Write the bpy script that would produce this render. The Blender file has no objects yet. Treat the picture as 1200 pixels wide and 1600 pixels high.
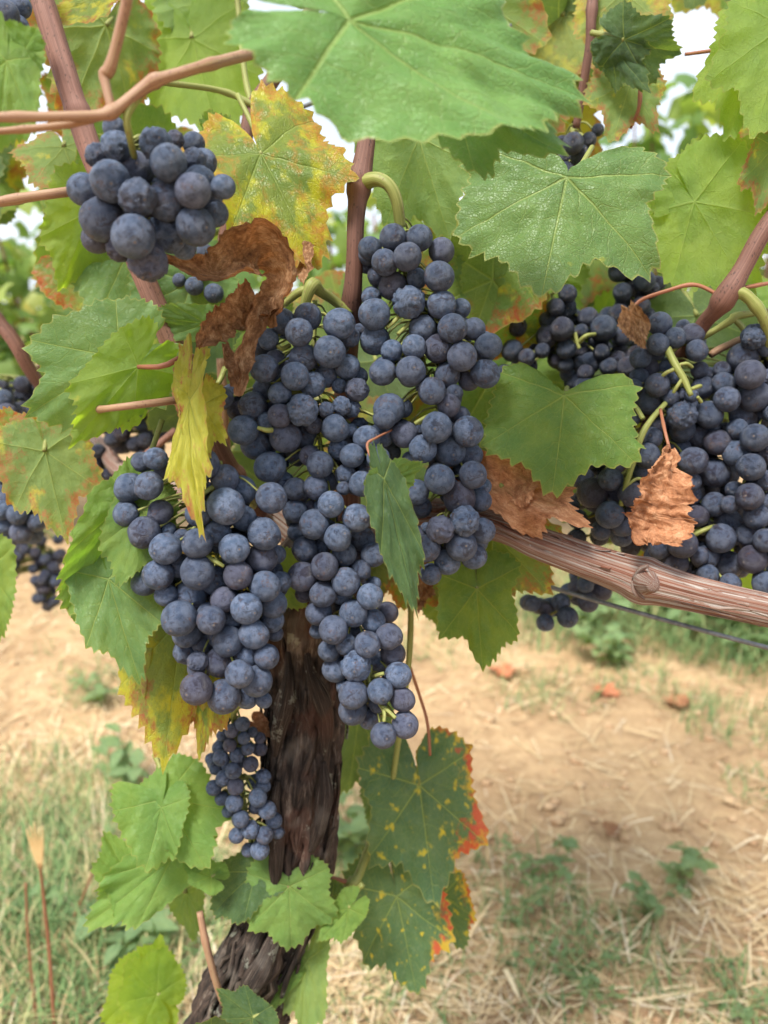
import bpy, bmesh, math, random
import numpy as np
from mathutils import Vector, Matrix, noise as mnoise

rad = math.radians
scene = bpy.context.scene
COL = scene.collection

# ---------------------------------------------------------------- camera
F_PX = 1178.0                      # focal length in pixels of the 1200 x 1600 photograph
PITCH = rad(15.0)
CAM = Vector((0.0, 0.0, 0.85))
cam_data = bpy.data.cameras.new('camera')
cam = bpy.data.objects.new('camera', cam_data)
COL.objects.link(cam)
cam.location = CAM
cam.rotation_euler = (math.pi / 2 - PITCH, 0, 0)
cam_data.sensor_fit = 'HORIZONTAL'
cam_data.sensor_width = 36.0
cam_data.lens = 36.0 * F_PX / 1200.0
cam_data.clip_start = 0.01
cam_data.clip_end = 2000.0
cam_data.dof.use_dof = True
cam_data.dof.focus_distance = 0.395
cam_data.dof.aperture_fstop = 9.0
scene.camera = cam

# ---------------------------------------------------------------- light
SUN_EL, SUN_AZ = rad(60), rad(215)       # azimuth clockwise from +Y: a veiled sun high up behind the camera, a little to the left
world = bpy.data.worlds.new('World')
scene.world = world
world.use_nodes = True
wt = world.node_tree
wt.nodes.clear()
w_out = wt.nodes.new('ShaderNodeOutputWorld')
w_bg = wt.nodes.new('ShaderNodeBackground')
w_sky = wt.nodes.new('ShaderNodeTexSky')
w_sky.sky_type = 'NISHITA'
w_sky.sun_disc = False
w_sky.sun_elevation = SUN_EL
w_sky.sun_rotation = SUN_AZ
w_sky.air_density = 1.0
w_sky.dust_density = 3.0
w_sky.ozone_density = 1.0
w_tc = wt.nodes.new('ShaderNodeTexCoord')
w_no = wt.nodes.new('ShaderNodeTexNoise')
w_no.inputs['Scale'].default_value = 2.6
w_no.inputs['Detail'].default_value = 6.0
wt.links.new(w_tc.outputs['Generated'], w_no.inputs['Vector'])
w_rp = wt.nodes.new('ShaderNodeMapRange')
w_rp.inputs['From Min'].default_value = 0.30
w_rp.inputs['From Max'].default_value = 0.66
w_rp.inputs['To Min'].default_value = 0.55
w_rp.inputs['To Max'].default_value = 0.97
wt.links.new(w_no.outputs['Fac'], w_rp.inputs['Value'])
w_mx = wt.nodes.new('ShaderNodeMix')
w_mx.data_type = 'RGBA'
w_mx.inputs['B'].default_value = (5.3, 5.7, 6.3, 1)      # thin bright cloud layer
wt.links.new(w_rp.outputs['Result'], w_mx.inputs['Factor'])
wt.links.new(w_sky.outputs['Color'], w_mx.inputs['A'])
wt.links.new(w_mx.outputs['Result'], w_bg.inputs['Color'])
w_bg.inputs['Strength'].default_value = 0.05
wt.links.new(w_bg.outputs['Background'], w_out.inputs['Surface'])

sun_data = bpy.data.lights.new('sun', 'SUN')
sun_data.energy = 1.5
sun_data.angle = rad(16)
sun_data.color = (1.0, 0.95, 0.87)
sun = bpy.data.objects.new('sun', sun_data)
COL.objects.link(sun)
sdir = Vector((math.sin(SUN_AZ) * math.cos(SUN_EL), math.cos(SUN_AZ) * math.cos(SUN_EL), math.sin(SUN_EL)))
sun.rotation_euler = sdir.to_track_quat('Z', 'Y').to_euler()

vs = scene.view_settings
vs.view_transform = 'Standard'
vs.look = 'None'
vs.exposure = 2.22
vs.gamma = 1.0
vs.use_curve_mapping = False
cy = scene.cycles
cy.max_bounces = 5
cy.diffuse_bounces = 3
cy.glossy_bounces = 2
cy.transmission_bounces = 3
cy.transparent_max_bounces = 4
cy.caustics_reflective = False
cy.caustics_refractive = False
cy.adaptive_threshold = 0.02

# ---------------------------------------------------------------- helpers
FWD = Vector((0, math.cos(PITCH), -math.sin(PITCH)))
UPV = Vector((0, math.sin(PITCH), math.cos(PITCH)))
RGT = Vector((1, 0, 0))

def P(px, py, d):
    """photograph pixel + distance along the lens axis -> point in the place"""
    return CAM + FWD * d + RGT * ((px - 600.0) / F_PX * d) + UPV * ((800.0 - py) / F_PX * d)

def G(px, py, z=0.0):
    """photograph pixel -> point on the ground"""
    r = FWD + RGT * ((px - 600.0) / F_PX) + UPV * ((800.0 - py) / F_PX)
    return CAM + r * ((z - CAM.z) / r.z)

def link(o, parent=None):
    COL.objects.link(o)
    if parent is not None:
        o.parent = parent
    return o

def tag(o, label=None, cat=None, group=None, kind=None):
    if label: o['label'] = label
    if cat: o['category'] = cat
    if group: o['group'] = group
    if kind: o['kind'] = kind
    return o

def empty(name, loc, label=None, cat=None, group=None):
    o = bpy.data.objects.new(name, None)
    o.empty_display_size = 0.02
    o.location = loc
    COL.objects.link(o)
    return tag(o, label, cat, group)

def mesh_np(name, V, F, mat=None, smooth=True, attrs=None):
    me = bpy.data.meshes.new(name)
    V = np.asarray(V, dtype=np.float32).reshape(-1, 3)
    F = np.asarray(F, dtype=np.int32)
    k = F.shape[1]
    me.vertices.add(len(V)); me.vertices.foreach_set('co', V.ravel())
    me.loops.add(F.size); me.loops.foreach_set('vertex_index', F.ravel())
    me.polygons.add(len(F))
    me.polygons.foreach_set('loop_start', np.arange(0, F.size, k, dtype=np.int32))
    me.polygons.foreach_set('use_smooth', np.full(len(F), smooth, dtype=bool))
    if attrs:
        for an, av in attrs.items():
            a = me.attributes.new(an, 'FLOAT_VECTOR', 'POINT')
            a.data.foreach_set('vector', np.asarray(av, dtype=np.float32).ravel())
    me.update(calc_edges=True)
    if mat: me.materials.append(mat)
    return me

class Soup:
    """collects several tubes / sheets into one mesh"""
    def __init__(self):
        self.V, self.F, self.A, self.n = [], [], [], 0
    def add(self, V, F, A):
        self.V.append(V); self.F.append(np.asarray(F) + self.n); self.A.append(A); self.n += len(V)
    def mesh(self, name, mat, attr='tco', smooth=True):
        return mesh_np(name, np.concatenate(self.V), np.concatenate(self.F), mat, smooth, {attr: np.concatenate(self.A)})

def catmull(pts, n):
    """pts: rows of (x,y,z,radius...) -> n smooth rows"""
    p = np.asarray(pts, dtype=float)
    if len(p) == 2:
        t = np.linspace(0, 1, n)[:, None]
        return p[0] * (1 - t) + p[1] * t
    q = np.vstack([2 * p[0] - p[1], p, 2 * p[-1] - p[-2]])
    seg = np.linalg.norm(np.diff(p[:, :3], axis=0), axis=1)
    cum = np.concatenate([[0], np.cumsum(seg)])
    out = []
    for s in np.linspace(0, cum[-1], n):
        i = min(max(np.searchsorted(cum, s, side='right') - 1, 0), len(p) - 2)
        t = (s - cum[i]) / max(seg[i], 1e-9)
        a, b, c, d = q[i], q[i + 1], q[i + 2], q[i + 3]
        out.append(0.5 * ((2 * b) + (-a + c) * t + (2 * a - 5 * b + 4 * c - d) * t * t + (-a + 3 * b - 3 * c + d) * t ** 3))
    return np.array(out)

def tube(pts, nlen=24, nseg=10, disp=None, cap=True):
    """pts rows (Vector-like xyz, radius). disp(theta, s, i) -> factor on the radius. returns V, F(quads), attr"""
    c = catmull(pts, nlen)
    xyz, r = c[:, :3], np.maximum(c[:, 3], 1e-5)
    t = np.gradient(xyz, axis=0)
    t /= np.linalg.norm(t, axis=1)[:, None] + 1e-12
    ref = np.array([0.31, 0.87, 0.11]) if abs(t[0][1]) < 0.8 else np.array([1.0, 0.1, 0.2])
    n = np.cross(t[0], ref); n /= np.linalg.norm(n)
    th = np.linspace(0, 2 * math.pi, nseg, endpoint=False)
    s = np.concatenate([[0], np.cumsum(np.linalg.norm(np.diff(xyz, axis=0), axis=1))])
    V, A = [], []
    for i in range(nlen):
        n = n - t[i] * np.dot(n, t[i]); n /= np.linalg.norm(n)
        b = np.cross(t[i], n)
        rr = np.full(nseg, r[i])
        if disp is not None:
            rr = rr * np.array([disp(a, s[i], i) for a in th])
        V.append(xyz[i] + np.outer(np.cos(th) * rr, n) + np.outer(np.sin(th) * rr, b))
        A.append(np.stack([np.cos(th), np.sin(th), np.full(nseg, s[i] * 100.0)], axis=1))
    V = np.concatenate(V); A = np.concatenate(A)
    F = []
    for i in range(nlen - 1):
        for j in range(nseg):
            k = (j + 1) % nseg
            F.append((i * nseg + j, i * nseg + k, (i + 1) * nseg + k, (i + 1) * nseg + j))
    if cap:
        for i0, ci in ((0, 0), (nlen - 1, nlen - 1)):
            ctr = len(V)
            V = np.vstack([V, xyz[ci]]); A = np.vstack([A, [0, 0, s[ci] * 100.0]])
            for j in range(0, nseg, 2):
                a0, a1, a2 = i0 * nseg + j, i0 * nseg + (j + 1) % nseg, i0 * nseg + (j + 2) % nseg
                F.append((ctr, a2, a1, a0) if i0 == 0 else (ctr, a0, a1, a2))
    return V, np.array(F), A

def pt(px, py, d, wpx):
    """row for a tube: pixel position, distance and width in pixels"""
    v = P(px, py, d)
    return (v.x, v.y, v.z, 0.5 * wpx * d / F_PX)

def obj_mesh(name, me, parent=None):
    o = bpy.data.objects.new(name, me)
    return link(o, parent)

# ---------------------------------------------------------------- material helper
class NB:
    def __init__(self, name):
        self.mat = bpy.data.materials.new(name)
        self.mat.use_nodes = True
        self.t = self.mat.node_tree
        self.t.nodes.clear()
        self.out = self.t.nodes.new('ShaderNodeOutputMaterial')
    def node(self, typ, props=None, **ins):
        n = self.t.nodes.new(typ)
        for k, v in (props or {}).items(): setattr(n, k, v)
        for k, v in ins.items(): self.set(n.inputs[k.replace('_', ' ')], v)
        return n
    def set(self, sock, v):
        if isinstance(v, bpy.types.NodeSocket): self.t.links.new(v, sock)
        elif isinstance(v, (tuple, list)) and sock.type == 'RGBA' and len(v) == 3: sock.default_value = (*v, 1)
        else: sock.default_value = v
    def math(self, op, a, b=0.0, clamp=False):
        n = self.t.nodes.new('ShaderNodeMath'); n.operation = op; n.use_clamp = clamp
        self.set(n.inputs[0], a); self.set(n.inputs[1], b)
        return n.outputs[0]
    def vmath(self, op, a, b):
        n = self.t.nodes.new('ShaderNodeVectorMath'); n.operation = op
        self.set(n.inputs[0], a); self.set(n.inputs[1], b)
        return n.outputs[0]
    def attr(self, name):
        n = self.t.nodes.new('ShaderNodeAttribute'); n.attribute_name = name
        return n.outputs['Vector']
    def sep(self, v):
        n = self.t.nodes.new('ShaderNodeSeparateXYZ'); self.set(n.inputs[0], v)
        return n.outputs
    def comb(self, x, y, z):
        n = self.t.nodes.new('ShaderNodeCombineXYZ')
        for s, v in zip(n.inputs, (x, y, z)): self.set(s, v)
        return n.outputs[0]
    def noise(self, vec, scale, detail=3.0, rough=0.55, dist=0.0):
        n = self.t.nodes.new('ShaderNodeTexNoise')
        self.set(n.inputs['Vector'], vec); n.inputs['Scale'].default_value = scale
        n.inputs['Detail'].default_value = detail; n.inputs['Roughness'].default_value = rough
        n.inputs['Distortion'].default_value = dist
        return n.outputs['Fac']
    def vor(self, vec, scale, feature='F1', out='Distance', rnd=1.0):
        n = self.t.nodes.new('ShaderNodeTexVoronoi'); n.feature = feature
        self.set(n.inputs['Vector'], vec); n.inputs['Scale'].default_value = scale
        n.inputs['Randomness'].default_value = rnd
        return n.outputs[out]
    def rng(self, v, a, b, c=0.0, d=1.0, smooth=True):
        n = self.t.nodes.new('ShaderNodeMapRange')
        n.interpolation_type = 'SMOOTHSTEP' if smooth else 'LINEAR'
        for k, x in (('Value', v), ('From Min', a), ('From Max', b), ('To Min', c), ('To Max', d)): self.set(n.inputs[k], x)
        return n.outputs['Result']
    def mix(self, f, a, b, blend='MIX'):
        n = self.t.nodes.new('ShaderNodeMix'); n.data_type = 'RGBA'; n.blend_type = blend
        self.set(n.inputs['Factor'], f); self.set(n.inputs['A'], a); self.set(n.inputs['B'], b)
        return n.outputs['Result']
    def ramp(self, f, stops):
        n = self.t.nodes.new('ShaderNodeValToRGB')
        el = n.color_ramp.elements
        while len(el) > 1: el.remove(el[-1])
        el[0].position = stops[0][0]; el[0].color = (*stops[0][1], 1)
        for p_, c_ in stops[1:]:
            e = el.new(p_); e.color = (*c_, 1)
        self.set(n.inputs[0], f)
        return n.outputs['Color']
    def bump(self, h, strength=0.3, dist=0.001):
        n = self.t.nodes.new('ShaderNodeBump')
        n.inputs['Strength'].default_value = strength; n.inputs['Distance'].default_value = dist
        self.set(n.inputs['Height'], h)
        return n.outputs['Normal']
    def principled(self, **k):
        return self.node('ShaderNodeBsdfPrincipled', None, **k)
    def finish(self, shader):
        self.t.links.new(shader, self.out.inputs['Surface'])
        return self.mat

def simple_mat(name, col, rough=0.7, col2=None, scale=40.0, bump=0.0, spec=0.3):
    b = NB(name)
    tc = b.node('ShaderNodeTexCoord').outputs['Object']
    f = b.noise(tc, scale, 4.0)
    c = b.mix(b.rng(f, 0.3, 0.7), col, col2 or tuple(x * 0.7 for x in col))
    p = b.principled(Base_Color=c, Roughness=rough)
    p.inputs['Specular IOR Level'].default_value = spec
    if bump: b.set(p.inputs['Normal'], b.bump(f, bump, 0.002))
    return b.finish(p.outputs[0])

# ---- vine leaves ------------------------------------------------------------
def leaf_material(name, top, top2, yellow=0.0, red=0.0, spots=0.0, brown=0.0, dust=0.3, trans=0.40,
                  ycol=(0.42, 0.40, 0.035), rcol=(0.33, 0.055, 0.02), tmul=(2.9, 2.5, 0.75), vein_dark=False, edge=0.0):
    b = NB(name)
    lv = b.sep(b.attr('lv')); u, v, e = lv[0], lv[1], lv[2]
    co = b.attr('leafco')
    wob = b.noise(co, 5.0, 2.0)
    vv = v
    w = b.rng(u, 0.0, 1.0, 0.0125, 0.003, False)
    main = b.rng(b.math('DIVIDE', vv, w), 0.4, 1.25, 1.0, 0.0)
    q = b.math('ADD', b.math('DIVIDE', b.math('SUBTRACT', u, b.math('MULTIPLY', b.math('POWER', v, 1.25), 1.25)), 0.165), b.math('MULTIPLY', wob, 1.2))
    fr = b.math('FRACT', q)
    tri = b.math('MULTIPLY', b.math('ABSOLUTE', b.math('SUBTRACT', fr, 0.5)), 2.0)
    sec = b.math('MULTIPLY', b.rng(tri, 0.0, 0.085, 1.0, 0.0), b.rng(v, 0.30, 0.05, 0.25, 0.8))
    ter = b.rng(b.vor(co, 19.0, 'DISTANCE_TO_EDGE'), 0.0, 0.07, 1.0, 0.0)
    fin = b.rng(b.vor(co, 52.0, 'DISTANCE_TO_EDGE'), 0.0, 0.10, 1.0, 0.0)
    vein = b.math('MAXIMUM', b.math('MAXIMUM', main, b.math('MULTIPLY', sec, 0.7)), b.math('MULTIPLY', ter, 0.24))
    nl = b.noise(co, 2.6, 5.0, 0.6)
    base = b.mix(b.rng(nl, 0.32, 0.68), top, top2)
    inter = b.rng(v, 0.0, 0.16, 0.0, 1.0)
    if yellow > 0:
        ny = b.noise(b.vmath('ADD', co, (3.1, 7.7, 0.0)), 3.4, 5.0, 0.62)
        fy = b.math('ADD', ny, b.math('MULTIPLY', e, 0.22))
        lo = 0.92 - 0.62 * yellow
        base = b.mix(b.rng(fy, lo, lo + 0.16), base, ycol)
    if red > 0:
        nr = b.noise(b.vmath('ADD', co, (11.3, 2.7, 0.0)), 4.4, 5.0, 0.75)
        fr_ = b.math('ADD', nr, b.math('MULTIPLY', b.math('POWER', e, 2.0), 0.16 + edge))
        fr_ = b.math('ADD', fr_, b.math('MULTIPLY', inter, 0.04))
        lo = 0.98 - 0.52 * red
        base = b.mix(b.math('MULTIPLY', b.rng(fr_, lo, lo + 0.20), b.rng(b.noise(co, 24.0, 3.0), 0.30, 0.62, 0.45, 0.95)), base, rcol)
    if spots > 0:
        ns = b.noise(b.vmath('ADD', co, (5.5, 1.2, 0.0)), 9.0, 2.0, 0.5)
        fs = b.math('MULTIPLY', b.rng(ns, 0.66 - 0.16 * spots, 0.80 - 0.16 * spots), 0.85)
        base = b.mix(fs, base, (0.50, 0.42, 0.03))
        xx = b.math('MULTIPLY', b.sep(co)[0], -1.0)
        xx = b.math('MULTIPLY', b.math('MULTIPLY', b.rng(xx, -0.05, 0.45), b.math('POWER', e, 2.0)), 0.62)
        ns2 = b.noise(b.vmath('ADD', co, (1.5, 4.2, 0.0)), 5.0, 4.0, 0.65)
        right = b.math('MULTIPLY', b.rng(b.math('ADD', xx, b.math('MULTIPLY', ns2, 1.3)), 1.02, 1.22), 0.9)
        base = b.mix(right, base, (0.48, 0.33, 0.03))
        right2 = b.rng(b.math('ADD', xx, b.math('MULTIPLY', b.noise(co, 4.5, 4.0), 1.3)), 1.10, 1.28)
        base = b.mix(b.math('MULTIPLY', right2, 0.9), base, (0.42, 0.05, 0.035))
    if brown > 0:
        nb = b.noise(b.vmath('ADD', co, (21.3, 9.7, 0.0)), 3.7, 6.0, 0.7)
        fb = b.math('ADD', nb, b.math('MULTIPLY', b.math('POWER', e, 6.0), 0.22))
        base = b.mix(b.rng(fb, 0.86 - 0.3 * brown, 0.92 - 0.3 * brown), base, (0.20, 0.075, 0.03))
    vcol = (0.10, 0.06, 0.03) if vein_dark else (0.34, 0.42, 0.13)
    base = b.mix(b.math('MULTIPLY', vein, 0.40), base, vcol)
    base = b.mix(b.math('MULTIPLY', fin, 0.05), base, (0.28, 0.36, 0.12))
    # thin pale rim of the blade
    base = b.mix(b.rng(e, 0.972, 1.0, 0.0, 0.5), base, (0.36, 0.34, 0.10))
    if dust > 0:
        sp = b.vor(b.vmath('MULTIPLY', co, (1.0, 0.65, 1.0)), 30.0)
        sel = b.rng(b.noise(co, 7.0, 2.0), 0.48, 0.62)
        df = b.math('MULTIPLY', b.rng(sp, 0.05, 0.09, 1.0, 0.0), sel)
        haze_ = b.math('MULTIPLY', b.rng(b.noise(co, 14.0, 4.0, 0.75), 0.48, 0.78), 0.13)
        base = b.mix(b.math('MULTIPLY', b.math('MAXIMUM', df, haze_), dust), base, (0.62, 0.68, 0.52))
    back = b.node('ShaderNodeNewGeometry').outputs['Backfacing']
    under = b.mix(0.35, base, (0.26, 0.34, 0.15))
    col = b.mix(back, base, under)
    tcol = b.mix(1.0, base, tmul, 'MULTIPLY')
    h = b.math('ADD', b.math('MULTIPLY', vein, -0.8), b.math('MULTIPLY', fin, -0.25))
    h = b.math('ADD', h, b.math('MULTIPLY', b.noise(co, 9.0, 3.0), 1.2))
    nrm = b.bump(h, 0.65, 0.0016)
    p = b.principled(Base_Color=col, Roughness=b.math('ADD', b.math('MULTIPLY', back, 0.28), 0.44), Normal=nrm)
    p.inputs['Specular IOR Level'].default_value = 0.34
    tr = b.node('ShaderNodeBsdfTranslucent', None, Color=tcol, Normal=nrm)
    ms = b.node('ShaderNodeMixShader', None, Fac=trans)
    b.t.links.new(p.outputs[0], ms.inputs[1]); b.t.links.new(tr.outputs[0], ms.inputs[2])
    return b.finish(ms.outputs[0])

LM = {
    'green': leaf_material('leaf_green', (0.100, 0.200, 0.045), (0.150, 0.25, 0.050), dust=0.30),
    'dusty': leaf_material('leaf_dusty', (0.085, 0.165, 0.048), (0.115, 0.205, 0.055), dust=0.55, brown=0.12, yellow=0.12, trans=0.24),
    'dark': leaf_material('leaf_dark', (0.050, 0.105, 0.042), (0.075, 0.14, 0.05), dust=0.35, trans=0.35),
    'lime': leaf_material('leaf_lime', (0.15, 0.26, 0.065), (0.21, 0.31, 0.07), dust=0.25, yellow=0.12, tmul=(2.1, 2.1, 0.6)),
    'light': leaf_material('leaf_light', (0.145, 0.265, 0.062), (0.19, 0.31, 0.070), dust=0.35, yellow=0.08, brown=0.05, tmul=(1.9, 2.0, 0.6), trans=0.36),
    'waxy': leaf_material('leaf_waxy', (0.110, 0.235, 0.058), (0.145, 0.275, 0.066), dust=0.45, brown=0.05, tmul=(1.6, 1.8, 0.7), trans=0.20),
    'glow': leaf_material('leaf_backlit', (0.19, 0.30, 0.045), (0.25, 0.36, 0.05), dust=0.15, yellow=0.18, brown=0.08, tmul=(2.0, 2.0, 0.6), trans=0.58),
    'bluish': leaf_material('leaf_bluish', (0.110, 0.215, 0.075), (0.145, 0.255, 0.090), dust=0.45, brown=0.06),
    'yellowing': leaf_material('leaf_yellowing', (0.13, 0.20, 0.04), (0.20, 0.25, 0.04), yellow=0.52, red=0.84, dust=0.2, ycol=(0.43, 0.42, 0.025),
                               rcol=(0.42, 0.19, 0.03), tmul=(1.8, 1.8, 0.8)),
    'autumn': leaf_material('leaf_autumn', (0.15, 0.22, 0.045), (0.24, 0.28, 0.045), yellow=0.60, red=0.68, edge=0.06, dust=0.15,
                            rcol=(0.33, 0.075, 0.04), tmul=(1.7, 1.7, 0.9)),
    'halfturn': leaf_material('leaf_half_turned', (0.11, 0.19, 0.04), (0.16, 0.24, 0.05), yellow=0.35, red=0.66, edge=0.10, brown=0.15, dust=0.2),
    'spotted': leaf_material('leaf_spotted', (0.065, 0.135, 0.06), (0.09, 0.16, 0.07), spots=0.38, brown=0.15, dust=0.45, trans=0.26),
    'pinkish': leaf_material('leaf_pinkish', (0.46, 0.47, 0.07), (0.58, 0.53, 0.08), yellow=0.5, red=0.66, dust=0.1, brown=0.18,
                             rcol=(0.50, 0.10, 0.09), tmul=(1.4, 1.4, 0.8)),
}

def dry_material(name, c1, c2, c3):
    b = NB(name)
    lv = b.sep(b.attr('lv')); u, v, e = lv[0], lv[1], lv[2]
    co = b.attr('leafco')
    n1 = b.noise(co, 6.0, 6.0, 0.72)
    n2 = b.noise(co, 30.0, 4.0, 0.7)
    c = b.ramp(b.math('ADD', b.math('MULTIPLY', n1, 0.75), b.math('MULTIPLY', n2, 0.25)), [(0.36, c1), (0.5, c2), (0.62, c3)])
    w = b.rng(u, 0.0, 1.0, 0.022, 0.006, False)
    main = b.rng(b.math('DIVIDE', v, w), 0.4, 1.3, 1.0, 0.0)
    ter = b.rng(b.vor(co, 22.0, 'DISTANCE_TO_EDGE'), 0.0, 0.09, 1.0, 0.0)
    c = b.mix(b.math('MULTIPLY', main, 0.6), c, (0.40, 0.20, 0.09))
    c = b.mix(b.math('MULTIPLY', ter, 0.30), c, tuple(x * 0.55 for x in c1))
    h = b.math('ADD', b.math('MULTIPLY', n2, 1.2), b.math('MULTIPLY', b.math('MAXIMUM', main, b.math('MULTIPLY', ter, 0.5)), 0.8))
    nrm = b.bump(h, 0.4, 0.0010)
    p = b.principled(Base_Color=c, Roughness=0.78, Normal=nrm)
    p.inputs['Specular IOR Level'].default_value = 0.25
    tr = b.node('ShaderNodeBsdfTranslucent', None, Color=b.mix(1.0, c, (1.5, 1.0, 0.6), 'MULTIPLY'), Normal=nrm)
    ms = b.node('ShaderNodeMixShader', None, Fac=0.18)
    b.t.links.new(p.outputs[0], ms.inputs[1]); b.t.links.new(tr.outputs[0], ms.inputs[2])
    return b.finish(ms.outputs[0])

LM['dry'] = dry_material('leaf_dry', (0.10, 0.045, 0.024), (0.27, 0.14, 0.066), (0.46, 0.29, 0.165))
LM['dry_orange'] = dry_material('leaf_dry_orange', (0.20, 0.085, 0.042), (0.40, 0.185, 0.090), (0.54, 0.31, 0.175))
LM['fallen'] = dry_material('leaf_fallen', (0.42, 0.12, 0.055), (0.54, 0.20, 0.10), (0.60, 0.34, 0.20))
LM['dry_red'] = dry_material('leaf_dry_red', (0.13, 0.022, 0.022), (0.22, 0.05, 0.035), (0.30, 0.13, 0.09))

# ---- berries ------------------------------------------------------------------
def berry_material(name, bloom_amt=1.0):
    b = NB(name)
    tc = b.node('ShaderNodeTexCoord').outputs['Object']
    ri = b.node('ShaderNodeObjectInfo').outputs['Random']
    co = b.vmath('ADD', tc, b.comb(b.math('MULTIPLY', ri, 91.0), b.math('MULTIPLY', ri, 37.0), b.math('MULTIPLY', ri, 63.0)))
    r2 = b.math('FRACT', b.math('MULTIPLY', ri, 17.31))
    big = b.noise(co, 1.05, 3.0, 0.6, 0.6)
    med = b.noise(co, 3.2, 4.0, 0.65, 0.4)
    fine = b.noise(co, 17.0, 2.0, 0.7)
    scr = b.noise(b.vmath('MULTIPLY', co, (1.0, 1.0, 4.0)), 5.0, 3.0, 0.75, 1.4)
    # how worn this berry is
    wear = b.rng(r2, 0.0, 1.0, 0.66, 0.54, False)
    rubbed = b.rng(big, wear, b.math('ADD', wear, 0.045))
    smudge = b.math('MULTIPLY', b.rng(med, 0.49, 0.59), b.rng(scr, 0.43, 0.55))
    crack = b.math('MULTIPLY', b.rng(b.math('ABSOLUTE', b.math('SUBTRACT', b.noise(co, 2.6, 2.0, 0.6, 0.8), 0.5)), 0.0, 0.012, 1.0, 0.0),
                   b.rng(b.noise(co, 1.7, 2.0), 0.50, 0.62))
    bare = b.math('MAXIMUM', b.math('MAXIMUM', b.math('MULTIPLY', rubbed, 0.62), b.math('MULTIPLY', smudge, 0.66)), b.math('MULTIPLY', crack, 0.6))
    bloom = b.math('SUBTRACT', 1.0, bare)
    bloom = b.math('MULTIPLY', bloom, b.rng(fine, 0.25, 0.7, 0.78, 1.0))
    bloom = b.math('MULTIPLY', bloom, b.rng(b.math('FRACT', b.math('MULTIPLY', ri, 7.77)), 0.0, 1.0, 0.55 * bloom_amt, 1.0 * bloom_amt, False))
    skin = b.mix(r2, (0.008, 0.008, 0.014), (0.020, 0.011, 0.015))
    bl_c = b.mix(b.rng(b.noise(co, 2.2, 3.0), 0.32, 0.68), (0.076, 0.118, 0.205), (0.165, 0.212, 0.318))
    bl_c = b.mix(b.math('MULTIPLY', b.rng(b.math('FRACT', b.math('MULTIPLY', ri, 29.7)), 0.72, 0.95), 0.55), bl_c, (0.115, 0.098, 0.135))
    col = b.mix(bloom, skin, bl_c)
    # brown russet scabs
    rs = b.math('MULTIPLY', b.rng(b.noise(co, 1.25, 2.0), 0.60, 0.68), b.rng(b.noise(co, 11.0, 2.0, 0.75), 0.47, 0.60))
    col = b.mix(b.math('MULTIPLY', rs, 0.75), col, (0.115, 0.065, 0.048))
    # style scar at the tip (+Z)
    s = b.sep(b.node('ShaderNodeTexCoord').outputs['Object'])
    rr = b.math('SQRT', b.math('ADD', b.math('MULTIPLY', s[0], s[0]), b.math('MULTIPLY', s[1], s[1])))
    tip = b.math('MULTIPLY', b.rng(rr, 0.045, 0.085, 1.0, 0.0), b.rng(s[2], 0.0, 0.2))
    ring = b.math('MULTIPLY', b.rng(b.math('ABSOLUTE', b.math('SUBTRACT', rr, b.math('MULTIPLY', med, 0.36))), 0.0, 0.10, 1.0, 0.0), b.rng(s[2], 0.0, 0.2))
    col = b.mix(b.math('MULTIPLY', ring, 0.45), col, skin)
    col = b.mix(tip, col, (0.16, 0.13, 0.11))
    h = b.math('ADD', b.math('MULTIPLY', fine, 0.5), b.math('ADD', b.math('MULTIPLY', bloom, 0.5), b.math('MULTIPLY', rs, 1.0)))
    nrm = b.bump(h, 0.5, 0.05)
    p = b.principled(Base_Color=col, Roughness=b.rng(bloom, 0.0, 0.9, 0.26, 0.60), Normal=nrm)
    p.inputs['Specular IOR Level'].default_value = 0.36
    return b.finish(p.outputs[0])

BM = berry_material('grape_skin', 1.0)
BM_MID = berry_material('grape_skin_shaded_bloom', 0.68)  # bloom thinned so the skin colour carries some canopy shade
BM_DARK = berry_material('grape_skin_deep_shade', 0.42)  # bloom cut further: shade of deep-set bunches put into the skin colour

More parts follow.
